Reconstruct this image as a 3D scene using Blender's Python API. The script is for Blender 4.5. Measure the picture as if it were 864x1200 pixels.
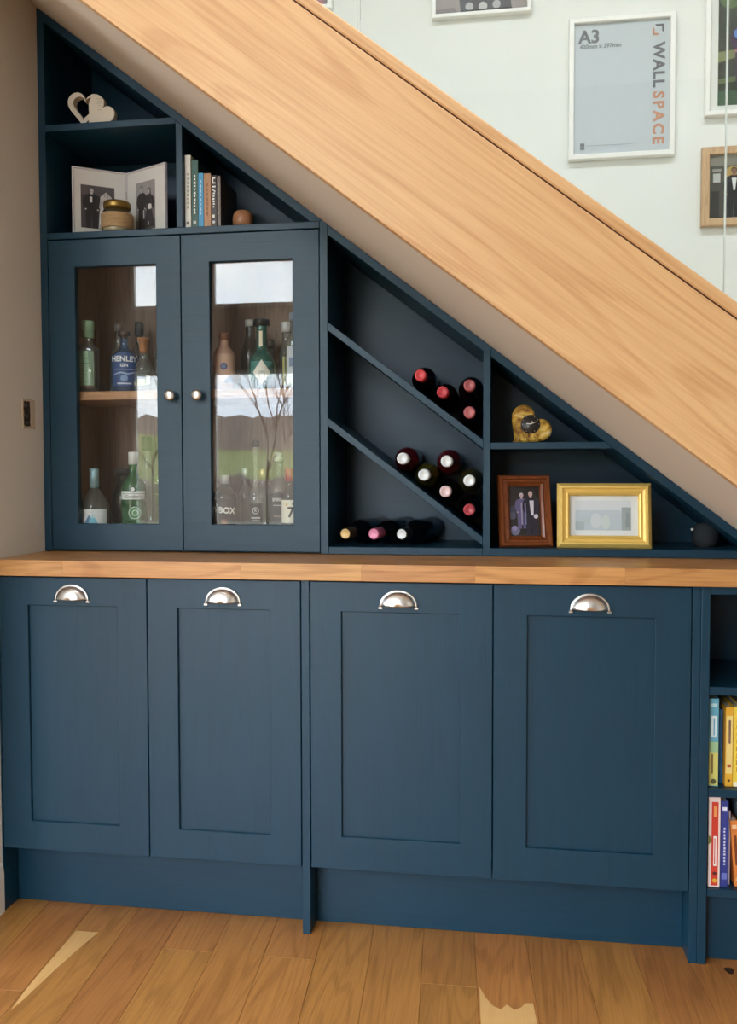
import bpy, bmesh, math, random
from mathutils import Vector, Matrix, noise
for o in list(bpy.data.objects): bpy.data.objects.remove(o)
S = bpy.context.scene; COL = S.collection
PI = math.pi; R = math.radians
random.seed(7)

# ------------------------------------------------------------------ camera
cd = bpy.data.cameras.new('camera'); cam = bpy.data.objects.new('camera', cd); COL.objects.link(cam)
F, YAW, PITCH, ROLL = 1043.2, .1493, .0406, -.0018
fwd = Vector((-math.sin(YAW)*math.cos(PITCH), math.cos(YAW)*math.cos(PITCH), -math.sin(PITCH)))
r0 = Vector((math.cos(YAW), math.sin(YAW), 0)); u0 = r0.cross(fwd)
rr = math.cos(ROLL)*r0 + math.sin(ROLL)*u0; uu = -math.sin(ROLL)*r0 + math.cos(ROLL)*u0
cam.matrix_world = Matrix(((rr.x, uu.x, -fwd.x, 1.282), (rr.y, uu.y, -fwd.y, -2.109), (rr.z, uu.z, -fwd.z, 1.1314), (0, 0, 0, 1)))
cd.sensor_fit = 'VERTICAL'; cd.sensor_height = 24; cd.lens = 24*F/1200; cd.clip_start = .05; cd.clip_end = 500
S.camera = cam
# ------------------------------------------------------------------ sky (bright broken overcast) and exposure
W = bpy.data.worlds.new('sky'); S.world = W; W.use_nodes = True
nt = W.node_tree; nt.nodes.clear()
wo = nt.nodes.new('ShaderNodeOutputWorld'); bg = nt.nodes.new('ShaderNodeBackground')
tc = nt.nodes.new('ShaderNodeTexCoord'); mp = nt.nodes.new('ShaderNodeMapping'); mp.inputs['Scale'].default_value = (3, 3, 9)
ns = nt.nodes.new('ShaderNodeTexNoise'); ns.inputs['Scale'].default_value = 1.6; ns.inputs['Detail'].default_value = 6
cr = nt.nodes.new('ShaderNodeValToRGB'); cr.color_ramp.elements[0].position = .35; cr.color_ramp.elements[1].position = .68
cr.color_ramp.elements[0].color = (.60, .70, .86, 1); cr.color_ramp.elements[1].color = (.96, .98, 1, 1)
nt.links.new(tc.outputs['Generated'], mp.inputs[0]); nt.links.new(mp.outputs[0], ns.inputs[0]); nt.links.new(ns.outputs[0], cr.inputs[0])
nt.links.new(cr.outputs[0], bg.inputs[0]); bg.inputs[1].default_value = 11; nt.links.new(bg.outputs[0], wo.inputs[0])
V = S.view_settings; V.view_transform = 'Standard'; V.look = 'None'; V.gamma = 1; V.use_curve_mapping = False
V.exposure = 0.78
S.cycles.max_bounces = 10; S.cycles.transparent_max_bounces = 40; S.cycles.diffuse_bounces = 5
def portal(x, y, z, sx, sz, rot):      # guides sky light through a window opening
    l = bpy.data.lights.new('window_daylight', 'AREA'); l.shape = 'RECTANGLE'; l.size = sx; l.size_y = sz
    l.cycles.is_portal = True
    o = bpy.data.objects.new('window_daylight', l); COL.objects.link(o); o.location = (x, y, z); o.rotation_euler = rot
YR = -4.0; XS = -3.5; HC = 3.4
WX = [(-1.6, -1.02), (-.95, .62)]; WZ = [(.06, 1.95), (2.42, 3.12)]
for a, b in WX:
    for c, d in WZ: portal((a+b)/2, YR-.06, (c+d)/2, b-a, d-c, (R(-90), 0, PI))
SK = (.3, 2.7, -1.0, -.52)     # skylight over the stairwell: x0, x1, y0, y1
portal((SK[0]+SK[1])/2, (SK[2]+SK[3])/2, HC+.07, SK[1]-SK[0], SK[3]-SK[2], (0, 0, 0))
SW = (-3.3, -1.2, .9, 2.6)  # unseen side window, added to brighten the stairs from the left
portal(XS-.06, (SW[0]+SW[1])/2, (SW[2]+SW[3])/2, SW[3]-SW[2], SW[1]-SW[0], (0, R(-90), 0))

# ------------------------------------------------------------------ helpers
def lin(h):
    h = h.lstrip('#'); v = [int(h[i:i+2], 16)/255 for i in (0, 2, 4)]
    return tuple([c/12.92 if c <= .04045 else ((c+.055)/1.055)**2.4 for c in v]+[1])
MATS = {}
def mat(name, col, rough=.5, metal=0, spec=.5, **kw):
    if name in MATS: return MATS[name]
    m = bpy.data.materials.new(name); m.use_nodes = True; b = m.node_tree.nodes['Principled BSDF']
    b.inputs['Base Color'].default_value = lin(col) if isinstance(col, str) else col
    b.inputs['Roughness'].default_value = rough; b.inputs['Metallic'].default_value = metal; b.inputs['Specular IOR Level'].default_value = spec
    for k, v in kw.items(): b.inputs[k.replace('_', ' ')].default_value = v
    N, L = m.node_tree.nodes, m.node_tree.links
    t = N.new('ShaderNodeTexCoord'); n = N.new('ShaderNodeTexNoise'); n.inputs['Scale'].default_value = 60
    mr = N.new('ShaderNodeMapRange'); mr.inputs['To Min'].default_value = max(0, rough-.04); mr.inputs['To Max'].default_value = min(1, rough+.04)
    L.new(t.outputs['Object'], n.inputs[0]); L.new(n.outputs[0], mr.inputs[0]); L.new(mr.outputs[0], b.inputs['Roughness'])
    MATS[name] = m; return m
def C(h, rough=.55): return mat('print_'+h.strip('#'), h, rough)
def wood(name, light, dark, axis='X', rough=.45, scale=1.0, vary=.0, contrast=1.0, bump=.05, ring=1.0, spec=.5):
    m = bpy.data.materials.new(name); m.use_nodes = True; N, L = m.node_tree.nodes, m.node_tree.links; b = N['Principled BSDF']
    t = N.new('ShaderNodeTexCoord'); oi = N.new('ShaderNodeObjectInfo')
    ml = N.new('ShaderNodeMath'); ml.operation = 'MULTIPLY'; ml.inputs[1].default_value = 37.0; L.new(oi.outputs['Random'], ml.inputs[0])
    ad = N.new('ShaderNodeVectorMath'); ad.operation = 'ADD'; L.new(t.outputs['Object'], ad.inputs[0]); L.new(ml.outputs[0], ad.inputs[1])
    i = 'XYZ'.index(axis)
    def mapping(along, across):
        mp = N.new('ShaderNodeMapping'); s = [across*scale]*3; s[i] = along*scale; mp.inputs['Scale'].default_value = s; L.new(ad.outputs[0], mp.inputs[0]); return mp
    m1 = mapping(.55, 5.0)
    n1 = N.new('ShaderNodeTexNoise'); n1.inputs['Scale'].default_value = 1.0; n1.inputs['Detail'].default_value = 2; n1.inputs['Roughness'].default_value = .45; L.new(m1.outputs[0], n1.inputs[0])
    k = N.new('ShaderNodeMath'); k.operation = 'MULTIPLY'; k.inputs[1].default_value = 85*ring; L.new(n1.outputs[0], k.inputs[0])
    sn = N.new('ShaderNodeMath'); sn.operation = 'SINE'; L.new(k.outputs[0], sn.inputs[0])
    rg = N.new('ShaderNodeMapRange'); rg.interpolation_type = 'SMOOTHSTEP'; rg.inputs['From Min'].default_value = .2; rg.inputs['From Max'].default_value = 1; rg.inputs['To Max'].default_value = .34*contrast; L.new(sn.outputs[0], rg.inputs[0])
    m2 = mapping(5, 170); n2 = N.new('ShaderNodeTexNoise'); n2.inputs['Scale'].default_value = 1; n2.inputs['Detail'].default_value = 3; L.new(m2.outputs[0], n2.inputs[0])
    rf = N.new('ShaderNodeMapRange'); rf.inputs['From Min'].default_value = .4; rf.inputs['From Max'].default_value = .75; rf.inputs['To Max'].default_value = .55*contrast; L.new(n2.outputs[0], rf.inputs[0])
    m3 = mapping(1.2, 6); n3 = N.new('ShaderNodeTexNoise'); n3.inputs['Scale'].default_value = 1.7; n3.inputs['Detail'].default_value = 3; L.new(m3.outputs[0], n3.inputs[0])
    rb = N.new('ShaderNodeMapRange'); rb.inputs['From Min'].default_value = .3; rb.inputs['From Max'].default_value = .75; rb.inputs['To Max'].default_value = .30*contrast; L.new(n3.outputs[0], rb.inputs[0])
    a1 = N.new('ShaderNodeMath'); L.new(rg.outputs[0], a1.inputs[0]); L.new(rf.outputs[0], a1.inputs[1])
    a2 = N.new('ShaderNodeMath'); L.new(a1.outputs[0], a2.inputs[0]); L.new(rb.outputs[0], a2.inputs[1]); a2.use_clamp = True
    mx = N.new('ShaderNodeMix'); mx.data_type = 'RGBA'; mx.inputs[6].default_value = lin(light); mx.inputs[7].default_value = lin(dark); L.new(a2.outputs[0], mx.inputs[0])
    out = mx.outputs[2]
    if vary:
        hs = N.new('ShaderNodeHueSaturation'); vr = N.new('ShaderNodeMapRange'); vr.inputs['To Min'].default_value = 1-vary; vr.inputs['To Max'].default_value = 1+vary
        f2 = N.new('ShaderNodeMath'); f2.operation = 'FRACT'; L.new(ml.outputs[0], f2.inputs[0]); L.new(f2.outputs[0], vr.inputs[0]); L.new(vr.outputs[0], hs.inputs['Value'])
        hr = N.new('ShaderNodeMapRange'); hr.inputs['To Min'].default_value = .5-vary*.05; hr.inputs['To Max'].default_value = .5+vary*.05; L.new(oi.outputs['Random'], hr.inputs[0]); L.new(hr.outputs[0], hs.inputs['Hue'])
        L.new(out, hs.inputs['Color']); out = hs.outputs[0]
    L.new(out, b.inputs['Base Color']); b.inputs['Roughness'].default_value = rough; b.inputs['Specular IOR Level'].default_value = spec
    bp = N.new('ShaderNodeBump'); bp.inputs['Strength'].default_value = bump; bp.inputs['Distance'].default_value = .002; bp.invert = True
    L.new(a2.outputs[0], bp.inputs['Height']); L.new(bp.outputs[0], b.inputs['Normal'])
    return m
def plaster(name, col, rough=.85):
    m = mat(name, col, rough, spec=.2); N, L = m.node_tree.nodes, m.node_tree.links; b = N['Principled BSDF']
    n = N.new('ShaderNodeTexNoise'); n.inputs['Scale'].default_value = 90; n.inputs['Detail'].default_value = 4; t = N.new('ShaderNodeTexCoord'); L.new(t.outputs['Object'], n.inputs[0])
    bp = N.new('ShaderNodeBump'); bp.inputs['Strength'].default_value = .12; bp.inputs['Distance'].default_value = .002; L.new(n.outputs[0], bp.inputs['Height']); L.new(bp.outputs[0], b.inputs['Normal'])
    return m
def glass(name, tint, refl=1.0, edge=.55, rough=0.0, body=0):   # clear glass without refraction: tinted by thickness, reflecting by Fresnel
    m = bpy.data.materials.new(name); m.use_nodes = True; N, L = m.node_tree.nodes, m.node_tree.links; N.clear()
    o = N.new('ShaderNodeOutputMaterial'); mx = N.new('ShaderNodeMixShader'); tr = N.new('ShaderNodeBsdfTransparent'); gl = N.new('ShaderNodeBsdfGlossy'); gl.inputs['Roughness'].default_value = rough
    fr = N.new('ShaderNodeFresnel')
    ge = N.new('ShaderNodeNewGeometry'); ior = N.new('ShaderNodeMapRange'); ior.inputs['To Min'].default_value = 1.5; ior.inputs['To Max'].default_value = 1/1.5; L.new(ge.outputs['Backfacing'], ior.inputs[0]); L.new(ior.outputs[0], fr.inputs[0])   # same 1.5 on both faces of the sheet
    mu = N.new('ShaderNodeMath'); mu.operation = 'MULTIPLY'; mu.inputs[1].default_value = refl; mu.use_clamp = True
    L.new(fr.outputs[0], mu.inputs[0]); L.new(mu.outputs[0], mx.inputs[0]); L.new(tr.outputs[0], mx.inputs[1]); L.new(gl.outputs[0], mx.inputs[2]); L.new(mx.outputs[0], o.inputs[0])
    lw = N.new('ShaderNodeLayerWeight'); lw.inputs[0].default_value = .35; cx = N.new('ShaderNodeMix'); cx.data_type = 'RGBA'
    c = lin(tint); cx.inputs[6].default_value = c; cx.inputs[7].default_value = (c[0]*edge, c[1]*edge, c[2]*edge, 1)
    L.new(lw.outputs['Facing'], cx.inputs[0]); L.new(cx.outputs[2], tr.inputs[0])
    if body:
        df = N.new('ShaderNodeBsdfDiffuse'); df.inputs[0].default_value = c; m2 = N.new('ShaderNodeMixShader'); m2.inputs[0].default_value = body
        L.new(tr.outputs[0], m2.inputs[1]); L.new(df.outputs[0], m2.inputs[2]); L.new(m2.outputs[0], mx.inputs[1])
    return m
# materials
def paint(name, axis):
    m = wood(name, '#0b384d', '#093245', axis, rough=.40, contrast=.7, bump=.13, ring=.8, spec=.45); return m
PX, PZ, PY = paint('blue_paint_horizontal', 'X'), paint('blue_paint_vertical', 'Z'), paint('blue_paint_deep', 'Y')
OAK = wood('oiled_oak_stringer', '#d6ad7b', '#b68250', 'X', rough=.42, scale=1.0, contrast=.75, ring=1.0)
OAKTOP = wood('oak_worktop', '#cf9a5e', '#9c6634', 'X', rough=.36, scale=1.6, vary=.08, contrast=.8)
OAKFL = wood('oak_floor', '#b27a3e', '#7f4f22', 'Y', rough=.42, scale=1.5, vary=.10, contrast=.75)
OAKSH = wood('oak_shelf', '#c0946c', '#8f6746', 'X', rough=.5, scale=2)
LINING = wood('brown_lining', '#9c806c', '#7d6352', 'Z', rough=.6, scale=2)
OAKFR = wood('light_oak_frame', '#d2b08a', '#b08a62', 'Z', rough=.5, scale=5)
MAHOG = wood('red_brown_frame', '#8a4a22', '#54270f', 'Z', rough=.3, scale=6)
SAP = wood('pale_sapwood', '#d6a96c', '#c59352', 'Y', rough=.42, scale=2, contrast=.5)
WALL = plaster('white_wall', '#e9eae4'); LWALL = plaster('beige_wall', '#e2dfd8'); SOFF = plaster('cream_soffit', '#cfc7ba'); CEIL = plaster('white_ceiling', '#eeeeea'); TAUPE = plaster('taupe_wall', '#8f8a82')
NICKEL = mat('brushed_nickel', '#eceae6', .33, 1); GOLD = mat('gold_leaf', '#ecc96e', .38, .25); BRASS = mat('aged_brass', '#a08448', .35, .9)
WHITEF = mat('white_frame_lacquer', '#f1efe9', .35); CREAM = mat('cream_ceramic', '#d9cfba', .55); DARKGAP = mat('dark_gap', '#0b1116', .9)
PANE = glass('clear_pane', '#fdfefd', .85, .95); BAL = glass('balustrade_glass', '#fbfdfc', .8, .96); 
GCLEAR = glass('clear_bottle_glass', '#f2f5f2', 1.6, .5, 0, .07); GGREEN = glass('green_bottle_glass', '#8ed49c', 1.5, .5, 0, .16); GDARK = glass('dark_bottle_glass', '#b3b8ae', 1.6, .4, 0, .05)
GYEL = glass('yellow_green_bottle_glass', '#c2d08c', 1.5, .5, 0, .25); GBLUE = glass('blue_bottle_glass', '#8ab4e4', 1.5, .5, 0, .12); GTEAL = glass('teal_bottle_glass', '#7fd0c4', 1.5, .5, 0, .15); GJAR = glass('jar_glass', '#e6e6dc', 1.3, .5)

def box(bm, x0, x1, y0, y1, z0, z1, bev=0):
    vs = [bm.verts.new((x, y, z)) for x in (x0, x1) for y in (y0, y1) for z in (z0, z1)]
    fs = [bm.faces.new([vs[i] for i in q]) for q in ((0, 1, 3, 2), (4, 6, 7, 5), (0, 4, 5, 1), (2, 3, 7, 6), (0, 2, 6, 4), (1, 5, 7, 3))]
    if bev: bmesh.ops.bevel(bm, geom=list({e for f in fs for e in f.edges}), offset=bev, segments=1, affect='EDGES', profile=.5)
def prism(bm, pts, y0, y1, bev=0):     # polygon in XZ, extruded along Y
    a = [bm.verts.new((x, y0, z)) for x, z in pts]; b = [bm.verts.new((x, y1, z)) for x, z in pts]
    fs = [bm.faces.new(a), bm.faces.new(b[::-1])]; n = len(pts)
    for i in range(n): fs.append(bm.faces.new((a[i], b[i], b[(i+1) % n], a[(i+1) % n])))
    bmesh.ops.recalc_face_normals(bm, faces=fs)
    if bev: bmesh.ops.bevel(bm, geom=list({e for f in fs for e in f.edges}), offset=bev, segments=1, affect='EDGES', profile=.5)
def lathe(bm, prof, seg=28, c=(0, 0), sq=0, mi=0):   # prof (r,z); sq>0 squares the section
    rings = []
    for r, z in prof:
        if r < 1e-5: rings.append([bm.verts.new((c[0], c[1], z))]); continue
        ring = []
        for k in range(seg):
            a = 2*PI*k/seg; ca, sa = math.cos(a), math.sin(a); f = 1
            if sq: f = (abs(ca)**sq+abs(sa)**sq)**(-1/sq)
            ring.append(bm.verts.new((c[0]+r*f*ca, c[1]+r*f*sa, z)))
        rings.append(ring)
    for p, q in zip(rings, rings[1:]):
        if len(p) == 1 and len(q) == 1: continue
        for k in range(seg):
            k2 = (k+1) % seg
            if len(p) == 1: f = bm.faces.new((p[0], q[k2], q[k]))
            elif len(q) == 1: f = bm.faces.new((p[k], p[k2], q[0]))
            else: f = bm.faces.new((p[k], p[k2], q[k2], q[k]))
            f.smooth = True; f.material_index = mi
def smoothprof(pts, it=2):
    for _ in range(it):
        o = [pts[0]]
        for a, b in zip(pts, pts[1:]): o += [(a[0]*.75+b[0]*.25, a[1]*.75+b[1]*.25), (a[0]*.25+b[0]*.75, a[1]*.25+b[1]*.75)]
        pts = o+[pts[-1]]
    return pts
def tube(bm, pts, r, seg=8, r2=None):
    pts = [Vector(p) for p in pts]; rings = []; n = len(pts)
    for i, p in enumerate(pts):
        d = (pts[min(i+1, n-1)]-pts[max(i-1, 0)]).normalized(); a = d.orthogonal().normalized(); b = d.cross(a)
        rad = r if r2 is None else r+(r2-r)*i/(n-1)
        rings.append([bm.verts.new(p+rad*(math.cos(2*PI*k/seg)*a+math.sin(2*PI*k/seg)*b)) for k in range(seg)])
    for p, q in zip(rings, rings[1:]):
        m = min(range(seg), key=lambda s: (p[0].co-q[s].co).length)
        for k in range(seg):
            f = bm.faces.new((p[k], p[(k+1) % seg], q[(k+1+m) % seg], q[(k+m) % seg])); f.smooth = True
    if seg > 2: bm.faces.new(rings[0][::-1]); bm.faces.new(rings[-1])
def obj(name, bm, m=None, parent=None, recalc=True):
    if recalc: bmesh.ops.recalc_face_normals(bm, faces=bm.faces)
    me = bpy.data.meshes.new(name); bm.to_mesh(me); bm.free()
    for x in (m if isinstance(m, (list, tuple)) else [m]): me.materials.append(x)
    o = bpy.data.objects.new(name, me); COL.objects.link(o)
    if parent: o.parent = parent
    return o
def thing(name, label, cat, loc=(0, 0, 0), rot=(0, 0, 0), group=None):
    o = bpy.data.objects.new(name, None); COL.objects.link(o); o.location = loc; o.rotation_euler = rot; o.empty_display_size = .05
    tag(o, label, cat, group); return o
def tag(o, label, cat, group=None):
    o['label'] = label; o['category'] = cat
    if group: o['group'] = group
    return o
def struct(name, bm, m, label=None):
    o = obj(name, bm, m); o['kind'] = 'structure'; o['label'] = label or name.replace('_', ' '); return o
def B(name, m, parent, *boxes, bev=.0012, off=(0, 0, 0)):   # one part from boxes given in world coords, parent origin subtracted
    bm = bmesh.new(); p = parent.location if parent and parent.type == 'EMPTY' else Vector((0, 0, 0)); p = Vector(off) if any(off) else p
    for b in boxes: box(bm, b[0]-p.x, b[1]-p.x, b[2]-p.y, b[3]-p.y, b[4]-p.z, b[5]-p.z, bev)
    return obj(name, bm, m, parent)
def PR(name, m, parent, pts, y0, y1, bev=.001):
    bm = bmesh.new(); p = parent.location; prism(bm, [(x-p.x, z-p.z) for x, z in pts], y0-p.y, y1-p.y, bev); return obj(name, bm, m, parent)
def text_bm(s, size, spacing=1.0, bold=.0):
    cu = bpy.data.curves.new('t', 'FONT'); cu.body = s; cu.size = size; cu.align_x = 'CENTER'; cu.align_y = 'CENTER'; cu.space_character = spacing; cu.offset = bold; cu.resolution_u = 3
    o = bpy.data.objects.new('t', cu); COL.objects.link(o); me = bpy.data.meshes.new_from_object(o); bm = bmesh.new(); bm.from_mesh(me)
    bpy.data.objects.remove(o); bpy.data.meshes.remove(me); bpy.data.curves.remove(cu)
    for v in bm.verts: v.co = (v.co.x, 0, v.co.y)
    return bm
def poly(*p): return list(p)
def circ(x, z, r, rz=None, n=16): rz = rz or r; return [(x+r*math.cos(2*PI*k/n), z+rz*math.sin(2*PI*k/n)) for k in range(n)]
def rect(x0, x1, z0, z1): return [(x0, z0), (x1, z0), (x1, z1), (x0, z1)]
def layers(name, parent, items, step=.00025, y=0, bend=None):   # flat print: items (colour, polygon | ('text', str, size, x, z, rot, bold)); faces -Y
    bm = bmesh.new(); ms = []; idx = {}
    for li, (c, g) in enumerate(items):
        if c not in idx: idx[c] = len(ms); ms.append(C(c))
        yy = y-step*li
        if g[0] == 'text':
            t = text_bm(g[1], g[2], bold=g[6] if len(g) > 6 else 0, spacing=g[7] if len(g) > 7 else 1); ro = Matrix.Rotation(g[5], 4, 'Y')
            me = bpy.data.meshes.new('t'); t.to_mesh(me); t.free(); n0 = len(bm.verts); f0 = len(bm.faces); bm.from_mesh(me); bpy.data.meshes.remove(me); bm.verts.ensure_lookup_table(); bm.faces.ensure_lookup_table()
            for v in bm.verts[n0:]: v.co = ro @ v.co + Vector((g[3], yy, g[4]))
            for f in bm.faces[f0:]: f.material_index = idx[c]
            if bend:
                vs = bm.verts[n0:]; lo, hi = min(v.co.x for v in vs), max(v.co.x for v in vs); fs = bm.faces[f0:]
                geom = list(fs)+list({e for f in fs for e in f.edges})+list(vs); n = max(1, int((hi-lo)/.002))
                for k in range(1, n): geom = bmesh.ops.bisect_plane(bm, geom=geom, plane_co=(lo+(hi-lo)*k/n, 0, 0), plane_no=(1, 0, 0))['geom']
        else:
            if bend:
                xs = [p[0] for p in g]; lo, hi = min(xs), max(xs)
                f = bm.faces.new([bm.verts.new((x, yy, z)) for x, z in g]); f.material_index = idx[c]
                n = max(1, int((hi-lo)/.004)); geom = [f]+list(f.edges)+list(f.verts)
                for k in range(1, n):
                    rs = bmesh.ops.bisect_plane(bm, geom=geom, plane_co=(lo+(hi-lo)*k/n, 0, 0), plane_no=(1, 0, 0))
                    geom = rs['geom']
            else:
                f = bm.faces.new([bm.verts.new((x, yy, z)) for x, z in g]); f.material_index = idx[c]
    if bend:
        for v in bm.verts:
            rad = bend-v.co.y; a = v.co.x/bend; v.co = (rad*math.sin(a), -rad*math.cos(a), v.co.z)
    for f in bm.faces:
        f.normal_update(); c = f.calc_center_median()
        d = Vector((c.x, c.y, 0)) if bend else Vector((0, -1, 0))
        if f.normal.dot(d) < 0: f.normal_flip()
    return obj(name, bm, ms, parent, recalc=False)
def ringframe(w, h, prof, bm=None):    # mitred frame around a w x h rectangle (base z=0, centred in x); prof (inset, y) closed loop
    bm = bm or bmesh.new(); rings = []
    for i, y in prof:
        rings.append([bm.verts.new(p) for p in ((-w/2+i, y, i), (w/2-i, y, i), (w/2-i, y, h-i), (-w/2+i, y, h-i))])
    for p, q in zip(rings, rings[1:]+rings[:1]):
        for k in range(4): bm.faces.new((p[k], p[(k+1) % 4], q[(k+1) % 4], q[k]))
    return bm

def panelring(bm, o, i, y0, y1, bev=.0012):     # one piece: rectangle o with rectangular opening i (x0, x1, z0, z1), thickness y0..y1, eased edges
    def R4(q, d, y): return [bm.verts.new(p) for p in ((q[0]-d, y, q[2]-d), (q[1]+d, y, q[2]-d), (q[1]+d, y, q[3]+d), (q[0]-d, y, q[3]+d))]
    rings = [R4(o, 0, y1), R4(o, 0, y0+bev), R4(o, -bev, y0), R4(i, bev, y0), R4(i, 0, y0+bev), R4(i, 0, y1)]
    for p, q in zip(rings, rings[1:]+rings[:1]):
        for k in range(4): bm.faces.new((p[k], p[(k+1) % 4], q[(k+1) % 4], q[k]))

# ------------------------------------------------------------------ dimensions (metres), front of the base units at y=0
SB, SA, SF = 2.4303, .7689, .244       # stair underside z = SB - SA*x ; front plane of the upper units
Lo = lambda x: SB-SA*x
AL = math.atan(SA)
YW = .62; YB = .535

# ------------------------------------------------------------------ room shell
bm = bmesh.new(); box(bm, XS-.1, 3.7, YR-.1, YW+.1, -.12, -.013); floor = struct('floor', bm, OAKFL, 'oak plank floor')
PW = .1247; TH = -.060
starts = {-1: -.33, 0: -.065, 2: -.115, 4: -.112, 8: -.85, 6: -.9, 1: -.72, 3: -.62, 5: -1.0, 7: -.17, 9: -.78, 10: -.45, 11: -1.05, 12: -.6}
def plank(k, ya, yb):
    x0 = .22+k*PW; pts = []
    if ya < YR+.02: ya = YR+.02
    ox = lambda y: x0-.060*(y-.06)
    g = .0003; z1 = random.uniform(-.0003, .0003)
    bm = bmesh.new(); c = [(ox(ya)+g, ya+g), (ox(ya)+PW-g, ya+g), (ox(yb)+PW-g, yb-g), (ox(yb)+g, yb-g)]
    mx, my = sum(p[0] for p in c)/4, sum(p[1] for p in c)/4
    bt = [bm.verts.new((x-mx, y-my, -.0125)) for x, y in c]; tp = [bm.verts.new((x-mx, y-my, z1)) for x, y in c]
    fs = [bm.faces.new(tp), bm.faces.new(bt[::-1])]+[bm.faces.new((bt[i], bt[(i+1) % 4], tp[(i+1) % 4], tp[i])) for i in range(4)]
    bmesh.ops.bevel(bm, geom=list(fs[0].edges), offset=.0006, segments=1, affect='EDGES', profile=.5)
    o = obj('plank', bm, OAKFL, floor); o.location = (mx, my, 0); return o
for k in range(-31, 27):
    if .22+k*PW+.060*4.3 > 3.62 or .22+(k+1)*PW < XS: pass
    y = YW-.01 if k < -3 else .1
    cut = starts.get(k, random.uniform(-1.3, -.3)); ys = [.1 if k >= -3 else YW-.01, cut]
    while ys[-1] > YR+.3: ys.append(ys[-1]-random.uniform(1.1, 1.9))
    ys[-1] = YR+.02
    for a, b in zip(ys, ys[1:]):
        if a-b > .02:
            x0 = .22+k*PW-.06*(b-.06)
            if x0+PW < 3.6 and .22+k*PW > XS: p = plank(k, b, a)
            else: continue
            if k == 12 and a > .05:
                L = p.location
                for kx, ky, kr in ((1.800, -.020, .010),):
                    bm = bmesh.new(); bm.faces.new([bm.verts.new((kx-L.x+kr*(1+.25*math.sin(3*t))*math.cos(t), ky-L.y+kr*1.7*(1+.2*math.cos(2*t))*math.sin(t), .0006)) for t in [2*PI*i/14 for i in range(14)]]); obj('knot', bm, mat('dark_knot', '#3a2412', .6), p)
            if (k == 0 and abs(a+.065) < .001) or (k == 8 and abs(b+.85) < .001):
                bm = bmesh.new(); L = p.location
                if k == 0: c = [(.236, -.068), (.295, -.068), (.285, -.13), (.272, -.24), (.262, -.36), (.255, -.40), (.2475, -.33), (.2425, -.25)]
                else: c = [(1.236, -.165), (1.250, -.205), (1.268, -.235), (1.284, -.245), (1.296, -.225), (1.312, -.242), (1.326, -.232), (1.336, -.215), (1.352, -.212), (1.371, -.44), (1.250, -.44)]
                f = bm.faces.new([bm.verts.new((x-L.x, y-L.y, .0006)) for x, y in c]); obj('sapwood_streak', bm, SAP, p)
bm = bmesh.new(); box(bm, XS-.1, 3.7, YW, YW+.1, 0, HC); struct('wall_back', bm, WALL, 'white wall behind the staircase')
bm = bmesh.new(); box(bm, -.12, 0, -.30, YW, 0, HC)
wl = struct('wall_left', bm, LWALL, 'beige side wall left of the cabinets')
# roughly cut socket hole in the wall: flat dark face on the wall inside a torn rim
sk = thing('wall_socket_recess', 'rough dark cut-out for a missing socket in the beige left wall', 'socket recess', (0, .165, 1.302))
cut = bmesh.new(); box(cut, -.035, .02, -.030, .012, -.038, .036)
def rnd_poly(y0, y1, z0, z1, j, n=7):
    p = []
    for a, b in (((y0, z0), (y1, z0)), ((y1, z0), (y1, z1)), ((y1, z1), (y0, z1)), ((y0, z1), (y0, z0))):
        for i in range(n): t = i/n; p.append((a[0]+(b[0]-a[0])*t+random.uniform(-j, j), a[1]+(b[1]-a[1])*t+random.uniform(-j, j)))
    return p
cut.free()
o_ = rnd_poly(-.034, .034, -.040, .040, .0018); i_ = rnd_poly(-.027, .010, -.034, .034, .002)
bm = bmesh.new(); A = [bm.verts.new((.0008, y, z)) for y, z in o_]; Bv = [bm.verts.new((.0035, y*.93, z*.95)) for y, z in o_]; Cv = [bm.verts.new((.0035, y, z)) for y, z in i_]; D = [bm.verts.new((.0004, y, z)) for y, z in i_]
n = len(A)
for p, q in ((A, Bv), (Bv, Cv), (Cv, D)):
    for k in range(n): bm.faces.new((p[k], p[(k+1) % n], q[(k+1) % n], q[k]))
obj('torn_plaster_edge', bm, plaster('torn_plaster', '#c9b9a6'), sk)
bm = bmesh.new(); bm.faces.new([bm.verts.new((.0008, y, z)) for y, z in i_]); obj('back_box', bm, mat('dark_socket_metal', '#2a2422', .7), sk)
for y, z in ((-.016, .022), (-.012, -.006), (-.008, -.024)):
    bm = bmesh.new(); tube(bm, [(.0015, y-.008, z+.004), (.0025, y, z-.004), (.0015, y+.010, z+.002)], .0022, 6); obj('wire', bm, mat('socket_wire', '#6b625e', .5), sk)
bm = bmesh.new(); box(bm, -3.5, -.12, -.30, -.26, 0, HC); struct('wall_alcove', bm, LWALL, 'wall left of the return')
bm = bmesh.new()
for q in ((XS-.1, 3.7, YR-.1, SK[2]), (XS-.1, 3.7, SK[3], YW+.1), (XS-.1, SK[0], SK[2], SK[3]), (SK[1], 3.7, SK[2], SK[3])): box(bm, *q, HC, HC+.1)
struct('ceiling', bm, CEIL, 'white ceiling')
bm = bmesh.new(); box(bm, 3.6, 3.7, YR, YW, 0, HC); struct('wall_right', bm, WALL, 'white wall on the right')
def holed(horizontal, a0, a1, holes, zs, t0, t1):   # wall with rectangular openings
    bm = bmesh.new()
    def bx(a, b, c, d):
        if b-a > .001 and d-c > .001:
            if horizontal: box(bm, a, b, t0, t1, c, d)
            else: box(bm, t0, t1, a, b, c, d)
    cur = a0
    for a, b in holes:
        bx(cur, a, 0, HC); z = 0
        for c, d in zs: bx(a, b, z, c); z = d
        bx(a, b, z, HC); cur = b
    bx(cur, a1, 0, HC); return bm
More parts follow.
